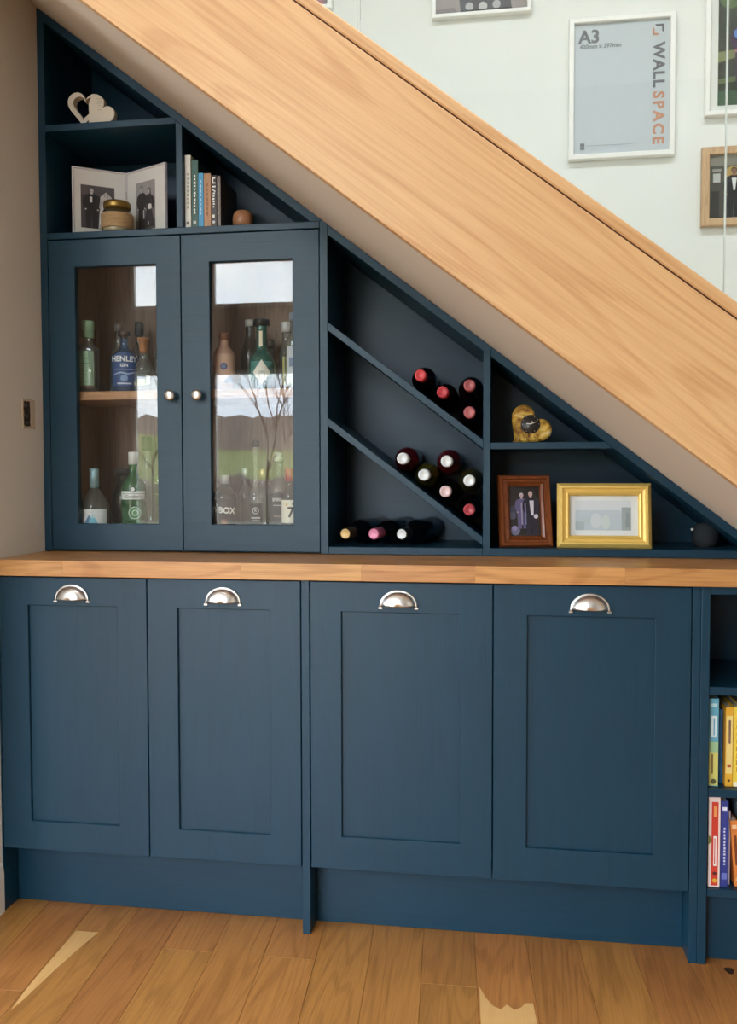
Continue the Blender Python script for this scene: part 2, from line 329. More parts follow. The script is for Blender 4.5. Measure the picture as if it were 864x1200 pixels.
struct('wall_rear', holed(True, XS-.1, 3.7, WX, WZ, YR-.1, YR), TAUPE, 'taupe wall opposite the cabinets with windows')  # wall tone darkened to taupe to reduce fill light
struct('wall_side', holed(False, YR, YW, [(SW[0], SW[1])], [(SW[2], SW[3])], XS-.1, XS), TAUPE, 'taupe side wall with added window')  # unseen wall, taupe so it bounces less fill; its window is added
UPVC = mat('white_window_frame', '#e9ebea', .3); wn = 0
for a, b in WX:
    for c, d in WZ:
        wn += 1; bm = bmesh.new(); g = .035
        for q in ((a, a+g, c, d), (b-g, b, c, d), (a+g, b-g, c, c+g), (a+g, b-g, d-g, d)): box(bm, q[0], q[1], YR-.075, YR-.03, q[2], q[3], .002)
        w = struct('window_%d' % wn, bm, UPVC, 'white framed window in the wall opposite'); bm = bmesh.new(); box(bm, a+g, b-g, YR-.055, YR-.05, c+g, d-g); obj('pane', bm, PANE, w)
bm = bmesh.new(); g = .04
for q in ((SK[0], SK[1], SK[2], SK[2]+g), (SK[0], SK[1], SK[3]-g, SK[3]), (SK[0], SK[0]+g, SK[2]+g, SK[3]-g), (SK[1]-g, SK[1], SK[2]+g, SK[3]-g), (1.48, 1.52, SK[2]+g, SK[3]-g)): box(bm, *q, HC+.02, HC+.07, .002)
w = struct('window_6', bm, UPVC, 'skylight over the stairwell')
for a, b in ((SK[0]+g, 1.48), (1.52, SK[1]-g)): bm = bmesh.new(); box(bm, a, b, SK[2]+g, SK[3]-g, HC+.04, HC+.045); obj('pane', bm, PANE, w)
bm = bmesh.new()
for q in ((SW[0], SW[0]+g, SW[2], SW[3]), (SW[1]-g, SW[1], SW[2], SW[3]), (SW[0]+g, SW[1]-g, SW[2], SW[2]+g), (SW[0]+g, SW[1]-g, SW[3]-g, SW[3])): box(bm, XS-.075, XS-.03, q[0], q[1], q[2], q[3], .002)
w = struct('window_%d' % (wn+1), bm, UPVC, 'added white framed side window, unseen, to brighten the stairs'); bm = bmesh.new(); box(bm, XS-.055, XS-.05, SW[0]+g, SW[1]-g, SW[2]+g, SW[3]-g); obj('pane', bm, PANE, w)
bm = bmesh.new(); prism(bm, [(0, 0), (.007, 0), (.007, .10), (.004, .125), (0, .13)], -.30, -.004); struct('baseboard_left', bm, mat('white_skirting', '#e6e2d8', .4), 'white skirting board on the left wall')
bm = bmesh.new(); prism(bm, [(1.985, 0), (3.12, 0), (1.985, Lo(1.985)-.01)], -.34, -.30); struct('wall_under_stairs', bm, WALL, 'white wall closing the low end of the stairs')

# ------------------------------------------------------------------ outdoors, seen reflected in the glass
GY = mat('grass_field', '#868c52', .9); WD = mat('winter_wood', '#82756a', .95); HG = mat('brown_hedge', '#85766a', .95); PAT = mat('patio', '#8d8678', .9)
def terrain(name, y0, y1, zf, m, nx=60, ny=8, x0=-90, x1=70):
    bm = bmesh.new(); g = [[bm.verts.new((x0+(x1-x0)*i/nx, y0+(y1-y0)*j/ny, zf(x0+(x1-x0)*i/nx, y0+(y1-y0)*j/ny))) for i in range(nx+1)] for j in range(ny+1)]
    for j in range(ny):
        for i in range(nx): f = bm.faces.new((g[j][i], g[j][i+1], g[j+1][i+1], g[j+1][i])); f.smooth = True
    return obj(name, bm, m)
o = terrain('garden_ground', YR-.12, -24, lambda x, y: -.15, PAT); o['kind'] = 'structure'; o['label'] = 'garden ground outside the windows'
o = terrain('field', -24, -92, lambda x, y: -.15+(-24-y)/68*(4.1+2.0*max(0, min(1, (-x-29)/9))), GY); o['kind'] = 'structure'; o['label'] = 'green field outside'
def lumps(name, y0, y1, zt, m, x0, x1, nx, amp, sc):
    o = terrain(name, y0, y1, lambda x, y: (-.25 if abs(y-y0) < .01 or abs(y-y1) < .01 else zt(x)+amp*(noise.noise((x*sc, y*sc, 3))+.5*noise.noise((x*sc*3, y*sc*3, 7)))), m, nx, 8, x0, x1); o['kind'] = 'stuff'; return o
o = lumps('hedgerow', -22, -25, lambda x: .92, HG, -40, 30, 220, .45, 1.4); tag(o, 'brown winter hedge across the garden end, reflected in the glass', 'hedge')
o = lumps('woodland', -90, -125, lambda x: 7.8, WD, -120, 60, 400, 1.0, .55); tag(o, 'brown leafless woodland on the hill, reflected in the glass', 'woodland')
def bare_tree(x, y, h, seed, label):
    rnd = random.Random(seed); bm = bmesh.new()
    def grow(p, d, l, r, n):
        q = p+d*l; mid = p+d*l*.5+Vector((rnd.uniform(-1, 1), rnd.uniform(-1, 1), 0))*l*.05; tube(bm, [p, mid, q], r, 5, r*.65)
        if n == 0: return
        for i in range(3 if n > 1 else 2):
            e = (d+Vector((rnd.uniform(-1, 1), rnd.uniform(-1, 1), rnd.uniform(-.15, .6)))*.62).normalized(); grow(q-d*l*rnd.uniform(0, .3), e, l*rnd.uniform(.62, .82), r*.6, n-1)
    grow(Vector((0, 0, 0)), Vector((0, 0, 1)), h*.30, h*.008, 5)
    o = obj('bare_tree', bm, mat('tree_bark', '#6e6256', .9)); o.location = (x, y, -.15); tag(o, label, 'tree')
bare_tree(-3.45, -15, 4.9, 4, 'bare winter tree outside reflected in the right glass door')
bare_tree(-10.6, -26.5, 6.0, 9, 'bare winter tree reflected in the left glass door')

# ------------------------------------------------------------------ staircase
st = thing('staircase', 'oak clad staircase with glass balustrade running down over the cabinets', 'staircase', (0, -.379, SB))
ta, sa_, ca_ = math.tan(AL), math.sin(AL), math.cos(AL)
def slopeboard(name, m, z0, z1, y0, y1, bev=.0015, zb=SB, xs=0):
    bm = bmesh.new(); e = lambda z: (zb+z*ca_)/sa_; xs = xs/ca_
    prism(bm, [(xs-z0*ta, z0), (e(z0), z0), (e(z1), z1), (xs-z1*ta, z1)], y0, y1, bev); o = obj(name, bm, m, st); o.rotation_euler = (0, AL, 0); return o
slopeboard('stringer', OAK, -.002, .2365, 0, .028, xs=-.8)
slopeboard('shadow_gap', mat('slot_shadow', '#5a3416', .8), .2365, .2405, .004, .028, 0, xs=-.8)
slopeboard('cap_rail', OAK, .2405, .263, .0005, .060, .0025, xs=-.8)
slopeboard('soffit', SOFF, 0, .16, .029, YW+.379, 0)
for a, b in ((.302, .996), (1.002, 1.690), (1.6935, 2.39)):
    bm = bmesh.new(); z = lambda x: -SA*x+.34; prism(bm, [(a, z(a)), (b, z(b)), (b, z(b)+.80), (a, z(a)+.80)], .030, .040, .0006)
    obj('glass_panel', bm, BAL, st)
    bm = bmesh.new(); prism(bm, [(b+.0005, z(b)), (b+.0018, z(b)), (b+.0018, z(b)+.8), (b+.0005, z(b)+.8)], .0305, .0395); obj('glass_edge_seal', bm, mat('pale_seal', '#c9d2cc', .3), st)

# ------------------------------------------------------------------ upper cabinets
gd = thing('glazed_display_cabinet', 'dark blue cabinet with two glass doors full of bottles', 'cabinet', (0, SF, .92))
B('side_panel', PZ, gd, (0, .0212, SF, .54, .921, 1.8094)); PR('side_panel', PZ, gd, [(.7972, .921), (.8186, .921), (.8186, 1.8009), (.807, 1.8094), (.7972, 1.8094)], SF, .54)
B('top_panel', PX, gd, (.0214, .797, SF, .54, 1.7914, 1.8094)); B('base_panel', PX, gd, (.0214, .797, SF+.024, .54, .921, .944))
B('back_lining', LINING, gd, (.0214, .797, YB, .54, .944, 1.7912), bev=0); B('side_lining', LINING, gd, (.0214, .0244, SF+.03, YB-.001, .945, 1.785), bev=0); B('side_lining', LINING, gd, (.794, .7970, SF+.03, YB-.001, .945, 1.785), bev=0)
B('top_lining', LINING, gd, (.0246, .7938, SF+.03, YB-.001, 1.786, 1.791), bev=0); B('base_lining', LINING, gd, (.0246, .7938, SF+.0245, YB-.001, .9442, .947), bev=0)
B('shelf', OAKSH, gd, (.026, .792, .276, YB-.002, 1.347, 1.371))
# centre divider behind the meeting stiles
def upper_door(x0, x1, gx0, gx1, kx, label):
    z0, z1, g0, g1 = .9255, 1.7885, .9985, 1.7135; p = gd.location
    bm = bmesh.new(); panelring(bm, (x0-p.x, x1-p.x, z0-p.z, z1-p.z), (gx0-p.x, gx1-p.x, g0-p.z, g1-p.z), 0, .021)
    d = obj('door', bm, PX, gd)
    bm = bmesh.new(); box(bm, gx0+.0005-p.x, gx1-.0005-p.x, SF+.0125-p.y, SF+.0165-p.y, g0+.0005-p.z, g1-.0005-p.z); obj('glass_pane', bm, PANE, d)
    bm = bmesh.new(); lathe(bm, smoothprof([(0, 0), (.008, 0), (.0075, .004), (.0055, .010), (.0085, .016), (.0145, .020), (.0155, .026), (.011, .031), (0, .0325)], 1), 24)
    bmesh.ops.rotate(bm, verts=bm.verts, cent=(0, 0, 0), matrix=Matrix.Rotation(R(90), 3, 'X')); bmesh.ops.translate(bm, verts=bm.verts, vec=(kx-p.x, -.0002, 1.3515-p.z))
    k = obj('knob', bm, NICKEL, d); k['label'] = 'round polished metal knob'
upper_door(.0235, .4088, .1015, .3385, .3835, 'left'); upper_door(.4112, .7955, .4915, .7225, .4600, 'right')

tu = thing('triangular_shelf_unit', 'dark blue triangular open shelves above the glass cabinet under the stairs', 'shelf unit', (0, SF, 1.8096))
V1 = .027
x_in = lambda z: (SB-V1-z)/SA
B('back_panel', PX, tu, (.0214, .3997, YB, .54, 1.8096, 2.02), bev=0)
PR('back_panel', PX, tu, [(.0214, 2.0202), (.3997, 2.0202), (.3997, Lo(.3997)-V1-.001), (.0214, Lo(.0214)-V1-.001)], YB, .54, 0)
PR('back_panel', PX, tu, [(.4177, 1.8096), (x_in(1.8096)-.001, 1.8096), (.4177, Lo(.4177)-V1-.001)], YB, .54, 0)
PR('side_panel', PZ, tu, [(0, 1.8096), (.0212, 1.8096), (.0212, Lo(.0212)-V1), (0, Lo(0)-V1)], SF, .54)
PR('sloped_top', PX, tu, [(0, Lo(0)-V1), (0, Lo(0)-.001), (.807, 1.8096), (x_in(1.8096), 1.8096)], SF, .54)
PR('shelf', PX, tu, [(.0214, 2.088), (.3995, 2.088), (.3995, 2.0955), (.3862, 2.1061), (.0214, 2.1061)], SF, YB)
PR('divider', PZ, tu, [(.3997, 1.8096), (.4175, 1.8096), (.4175, Lo(.4175)-V1), (.3997, Lo(.3997)-V1)], SF, YB)

wr = thing('wine_rack', 'dark blue wine rack with two sloping shelves beside the glass cabinet', 'wine rack', (.8188, SF, .921))
B('base_panel', PX, wr, (.8188, 1.2315, SF, .54, .921, .9408)); PR('side_panel', PZ, wr, [(1.2317, .921), (1.2508, .921), (1.2508, Lo(1.2508)-V1), (1.2317, Lo(1.2317)-V1)], SF, .54)
PR('back_panel', PX, wr, [(.8188, .941), (1.2315, .941), (1.2315, Lo(1.2315)-V1-.001), (.8188, Lo(.8188)-V1-.001)], YB, .54, 0)
PR('sloped_top', PX, wr, [(.8188, Lo(.8188)-V1), (.8188, Lo(.8188)-.001), (1.2508, Lo(1.2508)-.001), (1.2508, Lo(1.2508)-V1)], SF, .54)
for dd in (-.2584, -.5135):
    PR('sloping_shelf', PX, wr, [(.8188, Lo(.8188)+dd), (1.2315, Lo(1.2315)+dd), (1.2315, Lo(1.2315)+dd-.0225), (.8188, Lo(.8188)+dd-.0225)], SF+.0005, YB)
cu = thing('corner_shelf_unit', 'dark blue low wedge of open shelves right of the wine rack', 'shelf unit', (1.251, SF, .921))
xe = x_in(.9408)
PR('base_panel', PX, cu, [(1.251, .921), ((SB-.001-.921)/SA, .921), ((SB-.001-.9408)/SA, .9408), (1.251, .9408)], SF, .54)
PR('sloped_top', PX, cu, [(1.251, Lo(1.251)-V1), (1.251, Lo(1.251)-.001), ((SB-.001-.941)/SA, .941), (xe, .941)], SF, .54)
PR('back_panel', PX, cu, [(1.251, .941), (xe-.002, .941), (1.251, Lo(1.251)-V1-.001)], YB, .54, 0)
PR('shelf', PX, cu, [(1.251, 1.2003), (x_in(1.2003)-.0005, 1.2003), (x_in(1.2178)-.0005, 1.2178), (1.251, 1.2178)], SF+.0003, YB)

# ------------------------------------------------------------------ worktop of staves
wt = thing('oak_worktop', 'oiled solid oak worktop lying across the blue base cabinets', 'worktop', (0, -.02, .88))
ry = [-.02, .035, .11, .185, .26, .38, .50, .618]
for j, (a, b) in enumerate(zip(ry, ry[1:])):
    cuts = [.0005, .19, .652, .95, 1.22, 1.56, 1.952] if j == 0 else [.0005]
    while cuts[-1] < 1.952: cuts.append(min(1.952, cuts[-1]+random.uniform(.22, .48)))
    for c, d in zip(cuts, cuts[1:]):
        if d-c < .01: continue
        bm = bmesh.new(); box(bm, -(d-c)/2+.00005, (d-c)/2-.00005, a+.02+.00005, b+.02-.00005, 0, .04, .0003)
        if j == 0:
            bmesh.ops.bevel(bm, geom=[e for e in bm.edges if all(v.co.y < .0006 for v in e.verts) and abs(e.verts[0].co.z-e.verts[1].co.z) < .0005 and e.calc_length() > .02], offset=.002, segments=2, affect='EDGES', profile=.5)
        o = obj('stave', bm, OAKTOP, wt); o.location = ((c+d)/2, 0, 0)
# ------------------------------------------------------------------ base cabinets
ZB, ZT = .1687, .8755
def cup_handle(parent, x, z):
    bm = bmesh.new(); A_, H_, D_ = .0405, .033, .024
    nu, nv = 24, 8; g = []
    for j in range(nv+1):
        v = (PI/2)*j/nv; row = []
        for i in range(nu+1):
            u = PI*i/nu; row.append(bm.verts.new((x+A_*math.cos(u)*math.cos(v)**.8 if j < nv else x, -.0015-D_*math.sin(v), z+H_*math.sin(u)*math.cos(v)**.8 if j < nv else z+.0)))
        g.append(row)
    for j in range(nv):
        for i in range(nu):
            f = bm.faces.new((g[j][i], g[j][i+1], g[j+1][i+1], g[j+1][i])); f.smooth = True
    bmesh.ops.remove_doubles(bm, verts=bm.verts, dist=.00005)
    h = obj('cup_handle', bm, NICKEL, parent)
    md = h.modifiers.new('s', 'SOLIDIFY'); md.thickness = .0016; md.offset = 0
    bm = bmesh.new()
    for i in range(nu):          # flat flange arc against the door with turned feet
        pass
    path = [(x+(A_+.0022)*math.cos(PI*i/24), -.0026, z+(H_+.0022)*math.sin(PI*i/24)) for i in range(25)]; path = [(path[0][0]+.0015, -.0026, z-.006)]+path+[(path[-1][0]-.0015, -.0026, z-.006)]
    tube(bm, path, .0026, 8)
    for s in (1, -1): box(bm, x+s*(A_+.003)-.005, x+s*(A_+.003)+.005, -.006, -.0003, z-.009, z-.004, .001)
    h['label'] = 'brushed metal cup pull'
    return h, obj('rim', bm, NICKEL, parent)
def base_door(parent, x0, x1, px0, px1, pz0, pz1, hx):
    p = parent.location; q = [x0-p.x, x1-p.x, px0-p.x, px1-p.x]
    bm = bmesh.new(); zb, zt = ZB-p.z, ZT-p.z
    panelring(bm, (q[0], q[1], zb, zt), (q[2], q[3], pz0-p.z, pz1-p.z), 0, .021)
    d = obj('door', bm, PZ, parent)
    bm = bmesh.new(); box(bm, q[2]+.0002, q[3]-.0002, .0085, .018, pz0-p.z+.0002, pz1-p.z-.0002); obj('door_panel', bm, PZ, d)
    cup_handle(d, hx-p.x, .821-p.z)
b1 = thing('base_cabinet', 'blue two-door base cabinet at the left wall with two cup handles', 'cabinet', (0, 0, 0))
B('side_panel', PZ, b1, (.0005, .0035, 0, .60, 0, .8785), bev=0); B('side_panel', PZ, b1, (.7985, .8185, -.0005, .60, 0, .8785))
B('plinth', PX, b1, (.0037, .7983, .0687, .087, 0, ZB-.001)); B('base_panel', PX, b1, (.0037, .7983, .024, .598, ZB, .186)); B('top_rail', PX, b1, (.0037, .7983, .024, .12, .858, .8785)); B('back_panel', PX, b1, (.0037, .7983, .59, .6, .187, .857))
base_door(b1, .0052, .4020, .083, .323, .243, .803, .2045); base_door(b1, .4045, .7962, .4825, .7185, .243, .803, .6015)
b2 = thing('base_cabinet', 'blue two-door base cabinet beside the bookcase with two wider doors', 'cabinet', (.8187, 0, 0))
B('side_panel', PZ, b2, (1.7135, 1.7320, 0, .60, 0, .8785))
B('plinth', PX, b2, (.8189, 1.7133, .0687, .087, 0, ZB-.001)); B('base_panel', PX, b2, (.8189, 1.7133, .024, .598, ZB, .186)); B('top_rail', PX, b2, (.8189, 1.7133, .024, .12, .858, .8785)); B('back_panel', PX, b2, (.8189, 1.7133, .59, .6, .187, .857))
base_door(b2, .8210, 1.2607, .8975, 1.1845, .249, .803, 1.037); base_door(b2, 1.2632, 1.7112, 1.3415, 1.6315, .249, .803, 1.4845)
# bookcase
bc = thing('low_bookcase', 'dark blue open bookcase end with childrens books right of the base cabinets', 'bookcase', (1.7325, 0, 0))
B('side_panel', PZ, bc, (1.7325, 1.7520, -.001, .60, 0, .8785)); B('side_panel', PZ, bc, (1.935, 1.952, 0, .60, 0, .8785))
B('top_panel', PX, bc, (1.7522, 1.9348, .0003, .598, .860, .8785)); B('back_panel', PX, bc, (1.7522, 1.9348, .33, .34, .18, .8598), bev=0)
for a, b in ((.629, .648), (.393, .411), (.160, .178)): B('shelf', PX, bc, (1.7522, 1.9348, .0005, .33, a, b))
B('plinth', PX, bc, (1.7522, 1.9348, .030, .048, 0, .1595))

# ------------------------------------------------------------------ books
def book(name, label, x0, w, h, d, y0, z0, spine, cover, pages='#e9e0cc', marks=(), group=None, tilt=0, cat='book'):
    t = thing(name, label, cat, (x0+w/2, y0, z0), (0, tilt, 0), group); c = .0015
    bm = bmesh.new(); box(bm, -w/2, -w/2+c, .001, d, 0, h, .0004); box(bm, w/2-c, w/2, .001, d, 0, h, .0004); obj('cover', bm, mat('cover_'+cover, cover, .4), t)
    bm = bmesh.new(); box(bm, -w/2, w/2, -.0006, .0009, 0, h, .0005); obj('spine', bm, mat('cover_'+spine, spine, .4), t)
    bm = bmesh.new(); box(bm, -w/2+c+.0001, w/2-c-.0001, .0012, d-.004, .003, h-.003); obj('pages', bm, mat('pages_'+pages, pages, .8), t)
    if marks: layers('spine_print', t, marks, y=-.0009)
    return t
zs = 1.8096
def dashes(col, w, z0, z1, n, seed=1, x=0):
    rn = random.Random(seed); out = []; z = z1; st_ = (z1-z0)/n
    for i in range(n):
        a = z1-st_*i; out.append((col, rect(x-w/2*rn.uniform(.6, 1), x+w/2*rn.uniform(.6, 1), a-st_*rn.uniform(.5, .8), a)))
    return out
g1 = 'books on the top triangular shelf'
book('book', 'tall white spined book against the divider on the upper shelf', .4185, .0165, .199, .15, .262, zs, '#e4e3d8', '#d8d7cc', marks=dashes('#9a9c96', .004, .05, .15, 9, 2)+[('#6b6b6b', circ(0, .015, .004)), ('#c8c9c0', rect(-.008, .008, .066, .068))], group=g1)
book('book', 'dark green book with white lettering on spine, second from divider', .4365, .019, .186, .17, .264, zs, '#2f5a4a', '#35554a', marks=dashes('#e8ece4', .006, .035, .145, 12, 4)+[('#dfe8e0', rect(-.004, .004, .012, .02))], group=g1)
book('book', 'bright blue slim book on the upper shelf', .4565, .0145, .149, .13, .262, zs, '#3fa0d4', '#2b7fb5', marks=dashes('#bfe3f5', .003, .03, .13, 8, 5), group=g1)
book('book', 'tan brown book between blue and black books', .472, .020, .147, .13, .262, zs, '#b98656', '#a67548', marks=dashes('#8a5c34', .004, .03, .12, 7, 6), group=g1)
book('book', 'near black book with large white spine lettering', .493, .015, .141, .14, .262, zs, '#33292b', '#2c2528', marks=[('#f0efe9', rect(-.004, .004, .118, .135)), ('#33292b', rect(-.001, .006, .122, .131)), ('#f0efe9', rect(-.005, .005, .108, .112)), ('#f0efe9', poly((-.005, .105), (.005, .098), (.004, .095), (-.005, .101)))]+dashes('#f0efe9', .007, .05, .094, 6, 8)+[('#f0efe9', rect(-.004, .003, .026, .034)), ('#cfd0cc', circ(0, .014, .004))], group=g1)
book('book', 'dark grey brown book at right end beside wooden pot', .5095, .010, .139, .15, .262, zs, '#7a6c60', '#4b423e', marks=dashes('#a59a8c', .003, .03, .12, 7, 9), group=g1)
g2 = 'childrens books in the low bookcase'
book('book', 'tall blue to yellow spined childrens book, upper row of the bookcase', 1.757, .0215, .205, .20, .022, .4115, '#6fb7cf', '#3f93b0', marks=[('#dfd978', rect(-.0103, .0103, .002, .09)), ('#a9cfa0', rect(-.0103, .0103, .08, .105)), ('#e9f4f6', rect(-.006, .006, .115, .165)), ('#6fb7cf', rect(-.001, .002, .12, .16)), ('#8a7440', rect(-.005, -.001, .03, .075)), ('#5a5a38', circ(0, .012, .006)), ('#c7e8ef', rect(-.007, .007, .186, .194))], group=g2)
book('book', 'dark blue book half hidden between yellow books in the bookcase', 1.780, .013, .175, .18, .045, .4115, '#27669b', '#1f4d78', group=g2)
book('book', 'orange yellow spined book in the upper row of the bookcase', 1.795, .0165, .185, .20, .026, .4115, '#f0b63c', '#e0a02c', marks=[('#f7dc86', rect(-.007, .007, .03, .165)), ('#8a6a50', rect(-.002, .003, .1, .155)), ('#c0522c', rect(-.004, .004, .045, .052)), ('#5a3a1e', circ(0, .014, .003))], group=g2)
book('book', 'lemon yellow spined book with small print, upper row of the bookcase', 1.8125, .017, .187, .20, .026, .4115, '#f3d44e', '#e5c238', marks=dashes('#b28b2e', .006, .03, .16, 8, 3)+[('#f7f2d8', rect(-.008, .008, .002, .012))], group=g2)
book('book', 'white book behind yellow ones at the edge of the picture', 1.8305, .02, .18, .18, .03, .4115, '#e8e4d4', '#d8d4c4', marks=dashes('#7d8a92', .006, .03, .15, 7, 11), group=g2)
book('book', 'red spined book with white edges, lower row of the bookcase', 1.757, .026, .212, .20, .012, .1785, '#f0dcd4', '#e8c6be', marks=[('#d8402e', rect(-.0065, .0085, .004, .20)), ('#f6ede6', rect(-.002, .005, .05, .12)), ('#d8402e', rect(0, .002, .055, .115)), ('#f0a45c', rect(-.002, .005, .165, .19)), ('#e9b93c', circ(.001, .016, .005)), ('#5e2a22', rect(-.003, .005, .03, .036)), ('#6f7c2c', poly((-.013, .10), (-.006, .108), (-.008, .118), (-.013, .122)))], group=g2)
book('book', 'indigo blue book with white lettering, lower row of the bookcase', 1.7845, .0165, .202, .20, .015, .1785, '#36408c', '#2c3474', marks=[('#e8e8f2', rect(-.005, .005, .18, .188))]+dashes('#cfd3ee', .005, .05, .14, 12, 13)+[('#6a76c0', rect(-.006, .006, .02, .035))], group=g2)
book('book', 'thin white and purple book squeezed beside the indigo book', 1.8025, .007, .175, .17, .03, .1785, '#d9cfe2', '#8f78b0', group=g2)
book('book', 'orange book leaning left in the lower row of the bookcase', 1.8185, .016, .155, .19, .02, .1798, '#e0853f', '#c96a2c', marks=[('#f0b98a', circ(0, .016, .005)), ('#7a3a18', rect(-.003, .003, .05, .12)), ('#f3c79c', rect(-.005, .005, .135, .145))], group=g2, tilt=R(-4.5))
book('book', 'blue grey large book leaning behind the orange book', 1.8475, .018, .19, .20, .05, .1800, '#8fa6ae', '#748c96', group=g2, tilt=R(-6))

# ------------------------------------------------------------------ ornaments on the upper shelves
def heart(cx, cz, w, rot=0, n=40):
    p = []
    for k in range(n):
        t = 2*PI*k/n; x = 16*math.sin(t)**3/34*w; z = (13*math.cos(t)-5*math.cos(2*t)-2*math.cos(3*t)-math.cos(4*t))/34*w
        p.append((cx+x*math.cos(rot)-z*math.sin(rot), cz+x*math.sin(rot)+z*math.cos(rot)))
    return p
hz = 2.1063
ho = thing('heart_ornament', 'cream double heart ornament, open heart behind solid heart, on top shelf', 'ornament', (.145, .277, hz))
bm = bmesh.new(); o1 = heart(-.022, .0515, .112, R(-8)); i1 = heart(-.022, .0535, .076, R(-8)); mz = min(z for x, z in o1)
for y0 in (0,):
    a = [bm.verts.new((x, 0, z-mz)) for x, z in o1]; b = [bm.verts.new((x, 0, z-mz)) for x, z in i1]; a2 = [bm.verts.new((x, .022, z-mz)) for x, z in o1]; b2 = [bm.verts.new((x, .022, z-mz)) for x, z in i1]; n = len(a)
    for k in range(n):
        l = (k+1) % n; bm.faces.new((a[k], a[l], b[l], b[k])); bm.faces.new((a2[k], b2[k], b2[l], a2[l])); bm.faces.new((a[k], a2[k], a2[l], a[l])); bm.faces.new((b[k], b[l], b2[l], b2[k]))
obj('open_heart', bm, CREAM, ho)
s1 = heart(0, 0, .094, R(-46)); mz = min(z for x, z in s1); bm = bmesh.new(); prism(bm, [(x+.030, z-mz) for x, z in s1], -.021, -.001, .0012); sh = obj('solid_heart', bm, CREAM, ho)
layers('engraving', ho, [('#a89c86', rect(.018+dx, .046-dx, z, z+.0012)) for dx, z in ((.004, .066), (.008, .060), (.003, .054), (.009, .048), (.006, .042), (.008, .036))], y=-.0216, step=.00001)

def fig(x, z, h, body, face='#c9c4be', hair='#3a3634', skirt=False, w=.30):   # standing figure for a printed photo
    W_ = h*w; P = lambda *q: [(x+a*W_, z+b*h) for a, b in q]
    if skirt: out = [(body, P((-.55, 0), (.58, 0), (.40, .30), (.27, .52), (.30, .66), (.42, .77), (.16, .83), (-.16, .83), (-.42, .77), (-.30, .66), (-.27, .52), (-.42, .30)))]
    else: out = [(body, P((-.36, 0), (-.06, 0), (0, .42), (.06, 0), (.36, 0), (.40, .48), (.42, .66), (.50, .74), (.40, .79), (.15, .835), (-.15, .835), (-.40, .79), (-.50, .74), (-.42, .66), (-.40, .48)))]
    out += [(body, P((-.50, .76), (-.58, .60), (-.40, .44), (-.34, .48), (-.42, .60), (-.36, .76))), (body, P((.50, .76), (.58, .60), (.40, .44), (.34, .48), (.42, .60), (.36, .76)))]
    out += [(face, P((-.07, .82), (.07, .82), (.07, .88), (-.07, .88))), (hair, circ(x, z+h*.925, h*.056, h*.062, 12)), (face, circ(x, z+h*.905, h*.046, h*.060, 12)), (face, circ(x-W_*.37, z+h*.45, h*.02)), (face, circ(x+W_*.37, z+h*.45, h*.02))]
    e = '#4a3f3c'
    out += [(e, circ(x+q*h*.018, z+h*.912, h*.007, None, 6)) for q in (-1, 1)]+[(e, P((-.06, .873), (.06, .873), (.06, .879), (-.06, .879)))]
    return out
# hinged double photo frame
pf = thing('double_photo_frame', 'hinged white double photo frame with old wedding photographs in black and white', 'photo frame', (.192, .400, zs))
def leaf(w, h, rz, sgn, items, xoff):
    bm = ringframe(w, h, [(0, 0), (0, -.008), (.0035, -.009), (.004, -.006), (.004, 0)])
    for v in bm.verts: v.co.x += sgn*w/2
    o = obj('frame_leaf', bm, mat('silver_white_frame', '#d9d4d6', .3), pf); o.rotation_euler = (0, 0, rz)
    bm = bmesh.new(); box(bm, sgn*w/2-w/2+.0042, sgn*w/2+w/2-.0042, -.0040, -.0005, .0042, h-.0042); m_ = obj('mount', bm, C('#e2dfd8'), o)
    l = layers('photo_print', o, items, y=-.0043); return o
pw = .156; cxl = -.082
leaf(pw, .205, R(33), -1, [('#4a4546', rect(cxl-.050, cxl+.044, .036, .158))]+[('#5d585a', rect(cxl-.050, cxl+.044, .13, .158))]+fig(cxl-.02, .036, .118, '#2c292b', '#cdc8c4', '#1f1c1d', w=.38)+[('#cfccc9', poly((cxl+.004, .128), (cxl+.020, .142), (cxl+.036, .128), (cxl+.042, .090), (cxl+.043, .036), (cxl-.002, .036), (cxl+.002, .09)))]+fig(cxl+.020, .036, .102, '#b5b1af', '#d8d3cf', '#2a2728', True, .34)+[('#e4e1de', poly((cxl+.006, .10), (cxl+.012, .104), (cxl+.006, .05), (cxl+.001, .05))), ('#ebe8e4', rect(cxl-.026, cxl-.019, .108, .124))], 0)
cxr = .080
leaf(.168, .205, R(-26), 1, [('#8c8786', rect(cxr-.038, cxr+.042, .03, .168)), ('#a29d9b', rect(cxr-.038, cxr+.042, .12, .168)), ('#6a6665', rect(cxr-.038, cxr+.042, .03, .06))]+fig(cxr-.013, .036, .122, '#3a3636', '#b9b3af', '#2b2727', w=.30)+fig(cxr+.020, .036, .112, '#423d3e', '#c4beba', '#292526', True, .30)+[('#e6e2de', circ(cxr+.026, .092, .008)), ('#d8d4d0', rect(cxr-.001, cxr+.004, .06, .085)), ('#c9c4c0', rect(cxr+.018, cxr+.023, .04, .05))], 0)
for z in (.06, .14):
    bm = bmesh.new(); lathe(bm, [(0, z-.011), (.003, z-.011), (.003, z+.011), (0, z+.011)], 10, (0, -.006)); obj('hinge', bm, BRASS, pf)
